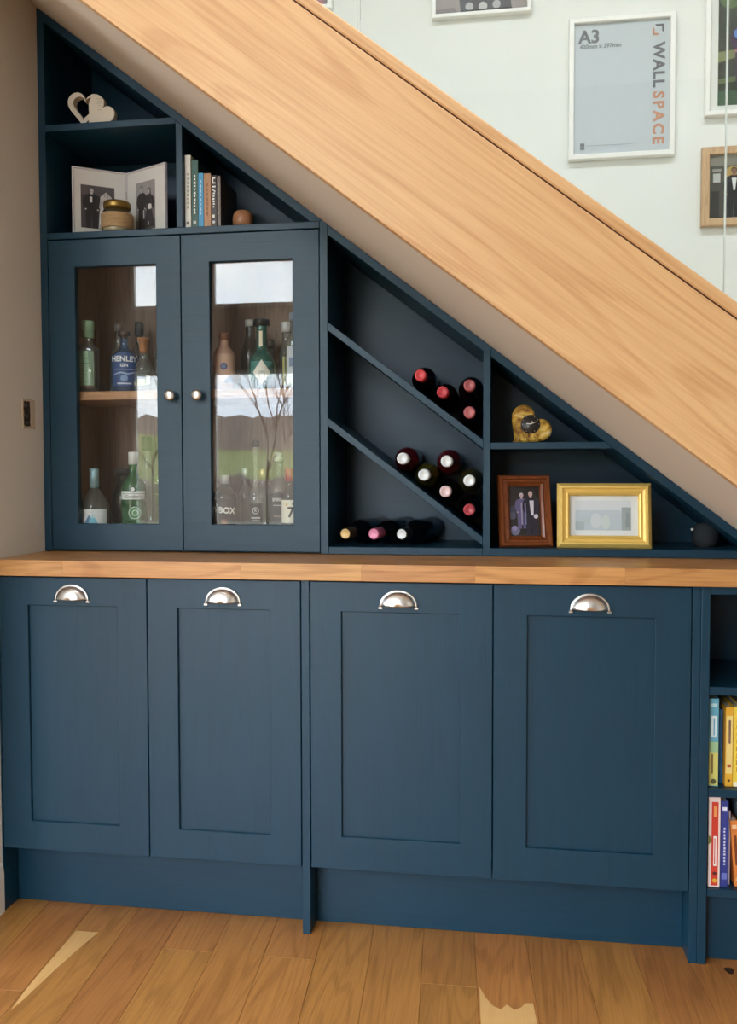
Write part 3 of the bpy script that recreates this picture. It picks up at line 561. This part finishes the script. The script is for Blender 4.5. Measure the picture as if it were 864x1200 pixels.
# candle jar
cj = thing('candle_jar', 'glass jar candle with gold lid and twine band in front of frames', 'candle', (.211, .285, zs))
bm = bmesh.new(); lathe(bm, smoothprof([(0, 0), (.038, 0), (.041, .004), (.0415, .050), (.040, .060), (.034, .066), (.033, .070)], 1), 32); obj('jar', bm, GJAR, cj)
bm = bmesh.new(); lathe(bm, [(0, .003), (.037, .003), (.0385, .008), (.0385, .052), (0, .053)], 32); obj('wax', bm, mat('pale_wax', '#cfc6b0', .6), cj)
bm = bmesh.new()
for k in range(9):
    z = .014+k*.0045; tube(bm, [(.0425*math.cos(a), .0425*math.sin(a), z+.0007*math.sin(3*a+k)) for a in [2*PI*i/36 for i in range(37)]], .0023, 6)
obj('twine', bm, mat('jute_twine', '#b89a72', .9), cj)
bm = bmesh.new(); lathe(bm, [(0, .069), (.0365, .069), (.038, .071), (.0375, .084), (.035, .087), (0, .0875)], 32); obj('lid', bm, BRASS, cj)
# turned wooden pot
wp = thing('wooden_pot', 'small round turned wooden pot right of the upper shelf books', 'pot', (.5705, .30, zs))
bm = bmesh.new(); lathe(bm, smoothprof([(0, 0), (.016, 0), (.0275, .014), (.029, .030), (.025, .045), (.019, .051), (.013, .051), (.011, .046), (0, .044)], 2), 30); obj('turned_body', bm, wood('turned_wood', '#b98561', '#8a5a3c', 'Z', rough=.35, scale=8), wp)
bm = bmesh.new(); lathe(bm, [(0, .0445), (.0105, .0445), (.0095, .0475), (0, .048)], 20); obj('candle_cup', bm, mat('dark_cup', '#3c2a20', .5), wp)

# ------------------------------------------------------------------ wedge shelf things
hc = thing('heart_clock', 'heart-shaped amber clock with dark round dial on the small right shelf', 'clock', (1.352, .305, 1.218), (R(-6), 0, 0))
AMB = mat('amber_resin', '#b98a1e', .18, 0, .6); N, L = AMB.node_tree.nodes, AMB.node_tree.links
n_ = N.new('ShaderNodeTexNoise'); n_.inputs['Scale'].default_value = 28; n_.inputs['Detail'].default_value = 5; n_.inputs['Distortion'].default_value = 1.5; t_ = N.new('ShaderNodeTexCoord'); c_ = N.new('ShaderNodeValToRGB')
c_.color_ramp.elements[0].color = lin('#6e3c14'); c_.color_ramp.elements[0].position = .36; c_.color_ramp.elements[1].color = lin('#d8b04a'); c_.color_ramp.elements[1].position = .56; e_ = c_.color_ramp.elements.new(.72); e_.color = lin('#e9dcae')
L.new(t_.outputs['Object'], n_.inputs[0]); L.new(n_.outputs[0], c_.inputs[0]); L.new(c_.outputs[0], N['Principled BSDF'].inputs['Base Color'])
h1 = heart(0, 0, .126, R(-40)); mz = min(z for x, z in h1); h1 = [(x, max(z-mz-.006, 0)) for x, z in h1]
bm = bmesh.new(); prism(bm, [(x-.002, z) for x, z in h1], -.012, .022, .005); obj('heart_body', bm, AMB, hc)
bm = bmesh.new(); lathe(bm, [(0, -.004), (.0245, -.004), (.0255, 0), (.0245, .003), (0, .003)], 32); bmesh.ops.rotate(bm, verts=bm.verts, cent=(0, 0, 0), matrix=Matrix.Rotation(R(90), 3, 'X')); bmesh.ops.translate(bm, verts=bm.verts, vec=(.003, -.0145, .048)); obj('dial', bm, mat('dark_dial', '#2f2a26', .3), hc)
bm = bmesh.new()
for a, l, w in ((R(22), .017, .0011), (R(-10+180), .011, .0008), (R(60), .010, .0012)):
    d = Vector((math.cos(a), 0, math.sin(a))); q = Vector((-math.sin(a), 0, math.cos(a)))*w; c0 = Vector((.003, -.0182, .048)); vs = [bm.verts.new(c0+v) for v in (-q, q, d*l+q*.4, d*l-q*.4)]; bm.faces.new(vs)
for k in range(12):
    a = 2*PI*k/12; c0 = Vector((.003+.0215*math.cos(a), -.0181, .048+.0215*math.sin(a))); bm.faces.new([bm.verts.new(c0+Vector(v)) for v in ((-.0008, 0, -.0008), (.0008, 0, -.0008), (.0008, 0, .0008), (-.0008, 0, .0008))])
obj('clock_hands', bm, mat('pale_hands', '#e9e4d6', .4), hc)

f1 = thing('brown_photo_frame', 'red-brown wooden photo frame showing a couple, left of the gold frame', 'photo frame', (1.347, .292, .9412), (R(-11), 0, R(14)))
w, h = .143, .194
obj('frame', ringframe(w, h, [(0, .012), (0, -.004), (.004, -.010), (.010, -.010), (.013, -.005), (.018, -.005), (.023, -.009), (.028, -.004), (.030, -.001), (.030, .012)]), MAHOG, f1)
bm = bmesh.new(); box(bm, -w/2+.0301, w/2-.0301, .004, .010, .0301, h-.0301); obj('backing', bm, C('#17151b'), f1)
layers('photo_print', f1, [('#17151d', rect(-.0412, .0412, .0305, .1635)), ('#3d4460', circ(-.03, .10, .012)), ('#565a78', circ(-.034, .085, .010)), ('#7a7aa0', circ(-.028, .045, .013))]+fig(-.008, .05, .098, '#6d6696', '#d9c0c4', '#dcd0d8', w=.34)+fig(.016, .03, .125, '#2b2a3a', '#d9b9b4', '#4a4450', w=.32)+[('#dfdcea', poly((.012, .125), (.024, .125), (.022, .085), (.015, .085))), ('#a8a0c0', rect(-.012, -.008, .06, .118)), ('#8a84b0', rect(-.002, .002, .06, .118)), ('#d8d4e4', circ(.028, .082, .006)), ('#9c8ec0', circ(-.032, .05, .007))], y=.0035)
bm = bmesh.new(); box(bm, -w/2+.0301, w/2-.0301, .0005, .0018, .0301, h-.0301); obj('glass_pane', bm, PANE, f1)
bm = bmesh.new(); prism(bm, [(-.02, .02), (.02, .02), (.015, .14), (-.015, .14)], .0125, .0145); s_ = obj('easel_back', bm, mat('black_card', '#1a1816', .8), f1)
f2 = thing('gold_photo_frame', 'gold landscape photo frame with pale mounted photograph at right', 'photo frame', (1.5465, .285, .9412), (R(-8), 0, 0))
w, h = .241, .171
obj('frame', ringframe(w, h, [(0, .014), (0, -.002), (.003, -.006), (.009, -.012), (.013, -.012), (.016, -.007), (.022, -.005), (.027, -.009), (.031, -.006), (.033, -.001), (.033, .014)]), GOLD, f2)
bm = bmesh.new(); box(bm, -w/2+.0331, w/2-.0331, .006, .012, .0331, h-.0331); obj('mount', bm, C('#f2f4f8'), f2)
layers('photo_print', f2, [('#ccd5e0', rect(-.073, .070, .047, .126)), ('#e2e7ee', rect(-.073, .070, .10, .126)), ('#aab4ba', rect(.046, .070, .047, .108)), ('#c9d1d9', circ(-.045, .072, .022, .012)), ('#dde3ea', circ(-.02, .072, .014, .020)), ('#d9e2e4', circ(.005, .068, .012, .019)), ('#b8c2ca', rect(-.073, -.05, .047, .07)), ('#98a2a6', poly((.055, .055), (.066, .055), (.064, .09), (.058, .095)))], y=.0056)  # mount and faded print lightened to paint in the glass reflection
bm = bmesh.new(); box(bm, -w/2+.0331, w/2-.0331, .0005, .0020, .0331, h-.0331); obj('glass_pane', bm, PANE, f2)
sp = thing('round_speaker', 'small dark fabric ball speaker in the low right corner', 'speaker', (1.819, .375, .941))
bm = bmesh.new(); lathe(bm, smoothprof([(0, 0), (.024, 0), (.033, .013), (.0355, .032), (.031, .052), (.018, .063), (0, .065)], 2), 36); o = obj('fabric_body', bm, mat('charcoal_fabric', '#23272b', .9), sp)
bm = bmesh.new(); lathe(bm, [(.0245, -.0002), (.0265, .001), (.0265, .003), (.0245, .004)], 30); obj('base_ring', bm, mat('black_rubber', '#101214', .5), sp)
bm = bmesh.new(); tube(bm, [(-.037, -.006, .046), (-.030, -.004, .046)], .0035, 8); tube(bm, [(-.031, -.004, .046), (-.022, .0, .044)], .002, 8); obj('cable_plug', bm, mat('white_plastic', '#e6e6e2', .4), sp)

# ------------------------------------------------------------------ bottles in the display cabinet
def bottle(label, x, y, z, prof, gl, cap, capcol, lab=None, sq=0, group=None, yaw=0, metal=0, liquid=None):
    t = thing('glass_bottle', label, 'bottle', (x, y, z), (0, 0, yaw+math.atan2(1.282-x, 2.109+y)*.92), group)   # labels turned to the room
    bm = bmesh.new(); lathe(bm, prof, 28, sq=sq); obj('glass_body', bm, gl, t)
    bm = bmesh.new(); lathe(bm, cap, 22); obj('cap', bm, mat('cap_'+capcol, capcol, .35, metal), t)
    if lab: o = layers('paper_label', t, lab[1], y=-.0004, bend=lab[0], step=.00015)
    if liquid:
        zl, col = liquid; pr = [(max(r-.003, 0), zz+.003) for r, zz in prof if zz < zl]; pr.append((pr[-1][0], zl)); pr.append((0, zl)); bm = bmesh.new(); lathe(bm, pr, 24, sq=sq); obj('liquid', bm, glass('liquid_'+col+str(x), col, .3, .8), t)
    return t
def bprof(r, hb, hs, rn, h, round_=1):
    p = [(0, .0005), (r*.9, 0), (r, .004), (r, hb*.5), (r, hb), (r*.93, hb+hs*.35), (rn+(r-rn)*.35, hb+hs*.8), (rn, hb+hs*1.05), (rn, h-.004), (rn*.9, h)]
    return p[:3]+smoothprof(p[3:], 2)
def cp(r, z0, z1): return [(0, z0), (r, z0), (r, z1-.001), (r-.001, z1), (0, z1)]
zU, zL = 1.3712, .9472; gb = 'bottles in the glass-fronted cabinet'
bottle('clear bottle with mint green cap and mint label, upper shelf far left', .100, .325, zU, bprof(.0285, .125, .018, .012, .175), GCLEAR, [(0, .158), (.0165, .158), (.0165, .176), (.0155, .177), (.0155, .181), (.018, .182), (.018, .204), (.016, .207), (0, .207)], '#8fb89c', (.0288, [('#9fc7ac', rect(-.025, .022, .020, .118)), ('#7fa88e', rect(-.010, .010, .095, .098)), ('#6d9a80', rect(-.014, .012, .082, .084)), ('#6d9a80', rect(-.012, .012, .06, .0612)), ('#6d9a80', rect(-.012, .010, .05, .0512)), ('#6d9a80', rect(-.012, .010, .03, .0312))]), sq=5, group=gb, yaw=R(-14))
bottle('slim clear bottle behind mint and blue bottles, upper shelf', .150, .42, zU, bprof(.023, .12, .03, .010, .2), GCLEAR, cp(.0115, .193, .212), '#77736e', group=gb)
bottle('dark capped clear bottle behind the blue bottle, upper shelf', .195, .466, zU, bprof(.030, .12, .03, .011, .2), GDARK, cp(.013, .185, .225), '#25282c', group=gb)
bottle('squat blue labelled gin bottle on the upper left shelf', .207, .330, zU, bprof(.0395, .095, .030, .012, .158), GBLUE, [(0, .150), (.0115, .150), (.0115, .160), (.0185, .161), (.0185, .173), (.017, .175), (0, .175)], '#3f332d',
       (.0397, [('#2f4f86', poly((-.034, .016), (.034, .016), (.036, .085), (.028, .105), (.010, .112), (-.010, .112), (-.028, .105), (-.036, .085))), ('#e9eef5', ('text', 'HENLEY', .0215, 0, .092, 0, .0006)), ('#dfe7f2', ('text', 'GIN', .0125, 0, .074, 0, .0004)), ('#b9c9e2', rect(-.028, .028, .062, .0635)), ('#9db4d8', poly((-.03, .05), (-.01, .056), (.01, .052), (.03, .057), (.03, .053), (.01, .048), (-.01, .052), (-.03, .047))), ('#7f9bc8', circ(0, .038, .010)), ('#c9d5e8', rect(-.02, .02, .021, .025)), ('#d9b95e', circ(.037, .024, .009))]), group=gb)
bottle('small clear bottle with cork stopper and green label, upper left', .276, .305, zU, bprof(.0255, .060, .028, .011, .118), GCLEAR, [(0, .108), (.010, .108), (.0125, .118), (.0135, .140), (.0175, .141), (.0175, .151), (0, .152)], '#a9764e', (.0257, [('#3d4a42', rect(-.020, .020, .012, .05)), ('#a6c65a', rect(-.018, .004, .015, .032)), ('#e4e6da', rect(.006, .018, .018, .045))]), group=gb)
bottle('clear bottle with red and black cap at upper left shelf end', .296, .405, zU, bprof(.0275, .125, .025, .011, .185), GCLEAR, cp(.0155, .165, .190), '#b5462e', (.0277, [('#d9d8cc', rect(-.022, .022, .06, .10)), ('#7c7d70', rect(-.015, .015, .078, .088))]), group=gb)
bottle('clear bottle with white label showing a blue mountain, lower left', .112, .325, zL, bprof(.0450, .085, .062, .0125, .185), GCLEAR, cp(.0135, .150, .207), '#9fc3cc', (.0453, [('#e3e6e6', rect(-.042, .038, .018, .090)), ('#5e86a8', poly((-.032, .045), (-.014, .075), (.004, .045))), ('#7ec3d8', poly((-.020, .042), (-.004, .078), (.014, .042))), ('#b8d8e4', poly((-.009, .066), (-.004, .078), (.002, .066))), ('#37424c', ('text', 'GIN', .010, 0, .030, 0, .0003))]), group=gb, metal=.3)
bottle('clear bottle with wide black cap behind the mountain label', .150, .44, zL, bprof(.036, .12, .04, .016, .19), GDARK, cp(.026, .188, .206), '#2b2522', group=gb)
bottle('tall clear bottle with dark cap, back of the lower left', .212, .475, zL, bprof(.032, .15, .06, .013, .29), GCLEAR, cp(.0165, .262, .305), '#4a4340', group=gb)
bottle('green gin bottle with white cap and white banner label', .230, .330, zL, bprof(.0355, .150, .035, .0125, .235), GGREEN, cp(.0140, .218, .254), '#e9e9e4',
       (.0358, [('#e9ece6', rect(-.042, .038, .118, .142)), ('#7f857e', rect(-.036, .034, .134, .1352)), ('#2d3a34', circ(-.002, .147, .009)), ('#e9ece6', circ(-.002, .147, .006)), ('#6b7069', ('text', 'Gordon\'s', .0125, 0, .126, 0, .0002)), ('#cfe0c8', circ(.004, .080, .018)), ('#3f7a50', circ(.004, .080, .0155)), ('#cfe0c8', circ(.004, .080, .009)), ('#5a8f60', circ(.004, .080, .006)), ('#d9d8a8', rect(-.03, .034, .012, .02))]), group=gb)
bottle('square yellow green bottle with black cap, lower left', .287, .425, zL, bprof(.035, .175, .02, .013, .20), GYEL, cp(.0155, .195, .236), '#22262a', (.0352, [('#b7bf86', rect(-.03, .035, .13, .133)), ('#e3e3c6', rect(-.03, .035, .162, .167)), ('#c9cf9c', rect(-.03, .035, .04, .043)), ('#a8b070', rect(-.004, .03, .09, .093))]), sq=4, group=gb, yaw=R(-12))
bottle('dark wine-shaped bottle at the back of lower left', .335, .485, zL, bprof(.036, .17, .06, .0135, .27), GDARK, cp(.0145, .235, .285), '#1e2a2c', group=gb)
bottle('clear bottle with white label half hidden by the door stile', .349, .32, zL, bprof(.030, .13, .03, .0125, .20), GCLEAR, cp(.014, .185, .206), '#2a2a2c', (.0302, [('#e2e0d6', rect(-.035, .035, .02, .11)), ('#8a8378', rect(-.02, .02, .06, .07))]), group=gb)
bottle('stoneware pink bottle with cork, upper shelf right door left side', .505, .325, zU, bprof(.0305, .095, .03, .014, .142), mat('pink_stoneware', '#b99482', .45), [(0, .140), (.0135, .140), (.0150, .158), (.014, .162), (0, .162)], '#8a5a42', (.0307, [('#c9a996', rect(-.03, .03, .02, .10)), ('#4a5a86', circ(0, .066, .010)), ('#7383a8', circ(0, .066, .006)), ('#40557e', poly((-.004, .02), (.03, .02), (.03, .045), (.012, .038)))]), group=gb)
bottle('tall frosted clear bottle behind the pink bottle', .552, .43, zU, bprof(.030, .10, .06, .014, .20), glass('frosted_clear', '#c9cdc6', 1.2, .6, .2), cp(.015, .196, .215), '#b9bab4', group=gb)
bottle('small dark bottle in the shadow of the upper right shelf', .598, .480, zU, bprof(.027, .08, .03, .012, .15), GDARK, cp(.014, .14, .165), '#3b2a24', group=gb)
bottle('round teal bottle with black cap and white diamond label', .613, .330, zU, [(0, .0005), (.024, 0), (.030, .004)]+smoothprof([(.0335, .02), (.0385, .045), (.0385, .072), (.030, .098), (.0165, .108), (.0150, .125), (.0150, .178), (.014, .182)], 2), GTEAL, cp(.0235, .180, .197), '#15171a',
       (.0390, [('#3f7f7c', rect(-.034, .034, .03, .078)), ('#2e6664', poly((-.034, .04), (-.01, .07), (.01, .05), (.034, .075), (.034, .03), (-.034, .03))), ('#e6e9e2', poly((0, .014), (.025, .047), (0, .082), (-.025, .047))), ('#8ca39c', ('text', 'GIN', .011, 0, .047, 0, .0002)), ('#e3ddc4', rect(-.006, .003, .118, .160))]), group=gb)
bottle('slim clear bottle with white cap and yellow label, upper right', .668, .400, zU, bprof(.0235, .11, .03, .0125, .185), GCLEAR, cp(.0155, .172, .200), '#d3d6d8', (.0237, [('#d9d08c', rect(-.012, .018, .02, .10))]), group=gb)
bottle('clear bottle with pale blue label at far right of upper shelf', .711, .315, zU, bprof(.028, .125, .03, .0125, .20), GCLEAR, cp(.0145, .19, .21), '#8d99a8', (.0282, [('#c9d3de', rect(-.022, .022, .015, .115)), ('#7f93b4', rect(-.015, .012, .06, .085)), ('#9aa9c0', rect(-.014, .012, .03, .034))]), group=gb)
bottle('dark labelled flask with silver cap, lower shelf behind right door', .505, .320, zL, bprof(.0355, .125, .03, .0125, .172), GDARK, cp(.0145, .163, .187), '#c9ccc9', (.0358, [('#2a2422', rect(-.036, .036, .02, .122)), ('#efeee8', ('text', 'VBOX', .0235, 0, .088, R(4), .0009)), ('#7a4a3a', circ(0, .055, .010)), ('#9a6a50', circ(0, .052, .006)), ('#e3e1da', ('text', 'Sun Cor', .0125, 0, .030, 0, .0003))]), group=gb)
bottle('thin bottle with silver cap behind the dark flask', .540, .412, zL, bprof(.026, .12, .04, .011, .19), GDARK, cp(.0125, .175, .208), '#c6c9cc', group=gb, metal=.6)
bottle('clear bottle with gold cap, lower right shelf', .582, .452, zL, bprof(.028, .12, .04, .012, .19), GCLEAR, cp(.0165, .170, .205), '#c9b37c', group=gb, metal=.5)
bottle('very tall slim bottle with black label and thin neck', .600, .305, zL, bprof(.0185, .115, .045, .0085, .272), GCLEAR, cp(.0115, .265, .285), '#1d1b1c', (.0187, [('#17191c', rect(-.0185, .0185, .018, .108)), ('#b9bec2', circ(0, .088, .0095)), ('#17191c', circ(0, .088, .0075)), ('#b9bec2', ('text', 'K', .010, 0, .088, 0, .0002)), ('#b9bec2', rect(-.013, .013, .066, .070)), ('#8f959a', rect(-.011, .011, .060, .062)), ('#d9dcdc', rect(-.010, .010, .028, .031))]), group=gb)
bottle('broad clear flask with arched black label and glass stopper', .652, .365, zL, [(0, .0005), (.033, 0), (.037, .005)]+smoothprof([(.0375, .03), (.0375, .125), (.036, .15), (.024, .172), (.0125, .180), (.0115, .20), (.0125, .228)], 2), GCLEAR, [(0, .226), (.0145, .226), (.0150, .234), (.010, .240), (.0120, .250), (0, .254)], '#cfd2c6',
       (.0378, [('#23282a', poly((-.034, .075), (.034, .075), (.034, .125), (.018, .136), (0, .139), (-.018, .136), (-.034, .125))), ('#c4c9c6', ('text', 'SPIRITS', .0125, 0, .117, 0, .0003)), ('#9aa19e', rect(-.016, .016, .100, .103)), ('#2f3537', rect(-.03, .03, .03, .068))]), group=gb)
bottle('bottle with red cap and white label bearing a black 7', .699, .303, zL, bprof(.0240, .125, .03, .0115, .180), GDARK, cp(.0135, .170, .204), '#b0303a', (.0243, [('#e6e2d0', rect(-.030, .030, .055, .118)), ('#1d1b1a', ('text', '7', .040, .002, .083, 0, .0008)), ('#c9b040', rect(-.012, -.007, .102, .110)), ('#3a3a38', rect(.006, .010, .104, .110))]), group=gb)

# ------------------------------------------------------------------ wine bottles
WR = .0348
def wine(label, x, z, capcol, gl, yaw=0, yb=.531, foil=None, slant=False):
    t = thing('wine_bottle', label, 'wine bottle', (x, yb, z), (R(90), 0, yaw), 'wine bottles lying in the rack')
    p = [(0, .004), (WR*.6, .004), (WR*.93, 0), (WR, .004), (WR, .10)]+smoothprof([(WR, .11), (WR, .168), (WR*.92, .19), (.0175, .215), (.0145, .232), (.0138, .280), (.0150, .281), (.0150, .287), (.0125, .288)], 2)
    bm = bmesh.new(); lathe(bm, p, 32); obj('glass_body', bm, gl, t)
    c2 = foil or capcol
    bm = bmesh.new(); lathe(bm, [(.0150, .236), (.0155, .262), (.0155, .287), (.0148, .2895), (0, .2900)], 24); obj('capsule', bm, mat('foil_'+c2, c2, .35, .1), t)
    bm = bmesh.new(); lathe(bm, [(.0132, .2898), (.0125, .2908), (.0105, .2908), (.010, .2903), (0, .2904)], 24); obj('cap_face', bm, mat('foil_'+capcol, capcol, .3, .1), t)
    return t
dk = mat('black_red_wine_glass', '#120709', .12, 0, .6); dr = mat('deep_rose_wine_glass', '#4a1216', .10, 0, .6); ol = mat('olive_wine_glass', '#3d3a12', .10, 0, .6); og = mat('pale_olive_wine_glass', '#34311a', .10, 0, .6); bl = mat('black_wine_glass', '#08090a', .10, 0, .6)
def onsh(x, d): return Lo(x)+d+(WR+.0006)*math.sqrt(1+SA*SA)
d1, d2 = -.2584, -.5135; xr = 1.2315-WR-.0008
wine('wine bottle with bright red cap, highest on the top rack', 1.067, onsh(1.067, d1), '#d4484e', dk)
wine('wine bottle with red cap, second up the top rack slope', 1.1255, onsh(1.1255, d1), '#c03c48', dk)
z4 = onsh(xr, d1); wine('wine bottle with dull pink cap at the bottom of the top rack slope', xr, z4, '#b9686c', dk)
wine('wine bottle with dull pink cap stacked highest against the divider, top rack', xr, z4+.0705, '#a85a5e', dk)
wine('rose-red bottle with white cap, leftmost on the middle rack', 1.0200, onsh(1.0200, d2), '#e6eef0', dr)
wine('olive bottle with white cap, second up the middle rack slope', 1.0765, onsh(1.0765, d2), '#e2ecee', ol)
wine('black bottle with pale pink cap, low on the middle rack', 1.1335, onsh(1.1335, d2), '#e3c9cb', bl)
z6 = onsh(xr, d2); wine('black bottle with dark red cap, lowest on the middle rack', xr, z6, '#a83c46', bl)
wine('olive brown bottle with white cap against the divider, middle rack', xr, z6+.0765, '#e4edee', og)
wine('dark rose bottle with white cap, highest on the middle rack pile', 1.1365, onsh(1.1335, d2)+.0795, '#e0eaec', dr)
yw = R(-12)
for i, (x, c, f, l) in enumerate(((.926, '#d9b878', '#3a2a20', 'black bottle with gold cap, left on the rack floor'), (1.003, '#e58fae', '#a2506e', 'black bottle with pink foil neck, middle of the rack floor'), (1.078, '#dfe2e2', '#1b1c1e', 'black bottle with white cap, right on the rack floor'))):
    wine(l, x, .9412+WR+.0003, c, bl, yaw=yw, yb=.522, foil=f)

# ------------------------------------------------------------------ pictures on the wall behind the balustrade
YF = YW-.001
def wallframe(label, x0, x1, z0, z1, bw, m, items, mount=None, name='picture_frame', dp=.02):
    t = thing(name, label, 'picture', ((x0+x1)/2, YF, z0), (0, 0, 0)); w, h = x1-x0, z1-z0
    obj('frame', ringframe(w, h, [(0, 0), (0, -dp+.002), (.002, -dp), (bw-.002, -dp), (bw, -dp+.003), (bw, 0)]), m, t)
    bm = bmesh.new(); box(bm, -w/2+bw, w/2-bw, -.009, -.002, bw, h-bw); obj('mount', bm, C(mount or '#efeeea'), t)
    layers('print', t, items, y=-.0093)
    bm = bmesh.new(); box(bm, -w/2+bw+.0002, w/2-bw-.0002, -.0145, -.0125, bw+.0002, h-bw-.0002); obj('glass_pane', bm, PANE, t); return t
w_, h_ = .298, .404; a0, a1 = -.1335, .1335
wallframe('white frame with grey sample sheet lettered A3 above the stairs', 1.4695, 1.7695, 2.056, 2.462, .0155, WHITEF, [('#d0d5dc', rect(-.134, .134, .016, .390)), ('#76767e', ('text', 'A3', .052, -.092, .352, 0, .0016)), ('#8d9097', ('text', '420mm x 297mm', .0165, -.060, .3255, 0, .0008)),
   ('#6d6d75', ('text', 'WALL', 0.044, .1035, .261, R(90), .0016, 1.12)), ('#d09478', ('text', 'SPACE', .0435, .1035, .1105, R(90), .0016, 1.30)),
   ('#5f5f66', poly((.092, .376), (.118, .376), (.118, .350), (.1125, .357), (.1125, .370), (.098, .370))), ('#d09478', poly((.086, .345), (.106, .345), (.100, .351), (.0915, .351), (.0915, .364), (.086, .370))), ('#7e8188', rect(-.116, -.104, .030, .048)), ('#d0d5dc', rect(-.114, -.106, .0375, .0385)), ('#8f949a', rect(-.098, .035, .0395, .0405))], name='poster_frame')
wallframe('white framed photo of a road scene, cut by the top edge', 1.068, 1.360, 2.494, 2.80, .012, WHITEF, [('#a79c9c', rect(-.134, .134, .012, .294)), ('#55555f', poly((-.06, .012), (.09, .012), (.085, .05), (.06, .09), (-.03, .09), (-.065, .05))), ('#c4c1c4', circ(-.035, .03, .012)), ('#d2cfd0', circ(.005, .028, .013)), ('#c0bdc2', circ(.045, .031, .012)), ('#2c2c34', rect(-.06, .09, .012, .020)), ('#8d8286', poly((-.134, .012), (-.07, .012), (-.08, .03), (-.134, .026))), ('#b9b0b0', rect(-.134, .134, .2, .294))])
wallframe('white framed colour photo of people in a garden, top right', 1.852, 2.16, 2.160, 2.60, .014, WHITEF, [('#2f3a2e', rect(-.118, .118, .03, .41)), ('#5a7348', circ(-.085, .33, .03)), ('#4a6238', circ(-.02, .36, .05)), ('#8a8f62', poly((-.118, .15), (-.04, .17), (-.02, .19), (-.118, .18))), ('#6e7a52', poly((-.118, .09), (-.03, .10), (-.03, .115), (-.118, .105))), ('#3f5f46', rect(-.118, .118, .03, .07))]
   + fig(-.045, .09, .20, '#4a2f58', '#c98a80', '#43302c', w=.34)+fig(.005, .06, .24, '#9a3f5c', '#c98a80', '#2f2522', w=.34)+fig(.06, .05, .25, '#2d3a6a', '#c98a80', '#43302c', w=.34)+[('#5f86c0', circ(-.065, .225, .014)), ('#c9607a', circ(-.042, .10, .020)), ('#d98a94', circ(-.03, .125, .016))], mount='#f2f0ec')
wallframe('light oak framed photo of a man in a suit, right edge', 1.846, 2.135, 1.848, 2.072, .022, OAKFR, [('#57544e', rect(-.122, .122, .023, .201)), ('#8f8a7e', rect(-.122, .122, .172, .201)), ('#c9c9c4', rect(-.112, -.092, .125, .150)), ('#a9a49a', rect(-.114, -.090, .155, .163)), ('#c9a45c', circ(-.058, .150, .020)), ('#3a3835', rect(-.118, -.095, .023, .10))]+fig(-.055, .023, .145, '#1c2026', '#9c7060', '#1f1a18', w=.36)+[('#e9e8e4', poly((-.062, .135), (-.048, .135), (-.052, .10), (-.057, .10)))]+fig(.01, .023, .14, '#7a2f3a', '#b98a78', '#2a211e', True, .32)+fig(.07, .023, .15, '#262b33', '#a87a68', '#1f1a18', w=.34), name='picture_frame')
wallframe('corner of a small white framed picture left of the balustrade joint', .50, .764, 2.548, 2.80, .014, WHITEF, [('#8b8790', rect(-.118, .118, .014, .238)), ('#b5727a', poly((.02, .014), (.11, .014), (.10, .05))), ('#5b5a66', circ(-.02, .08, .05))])
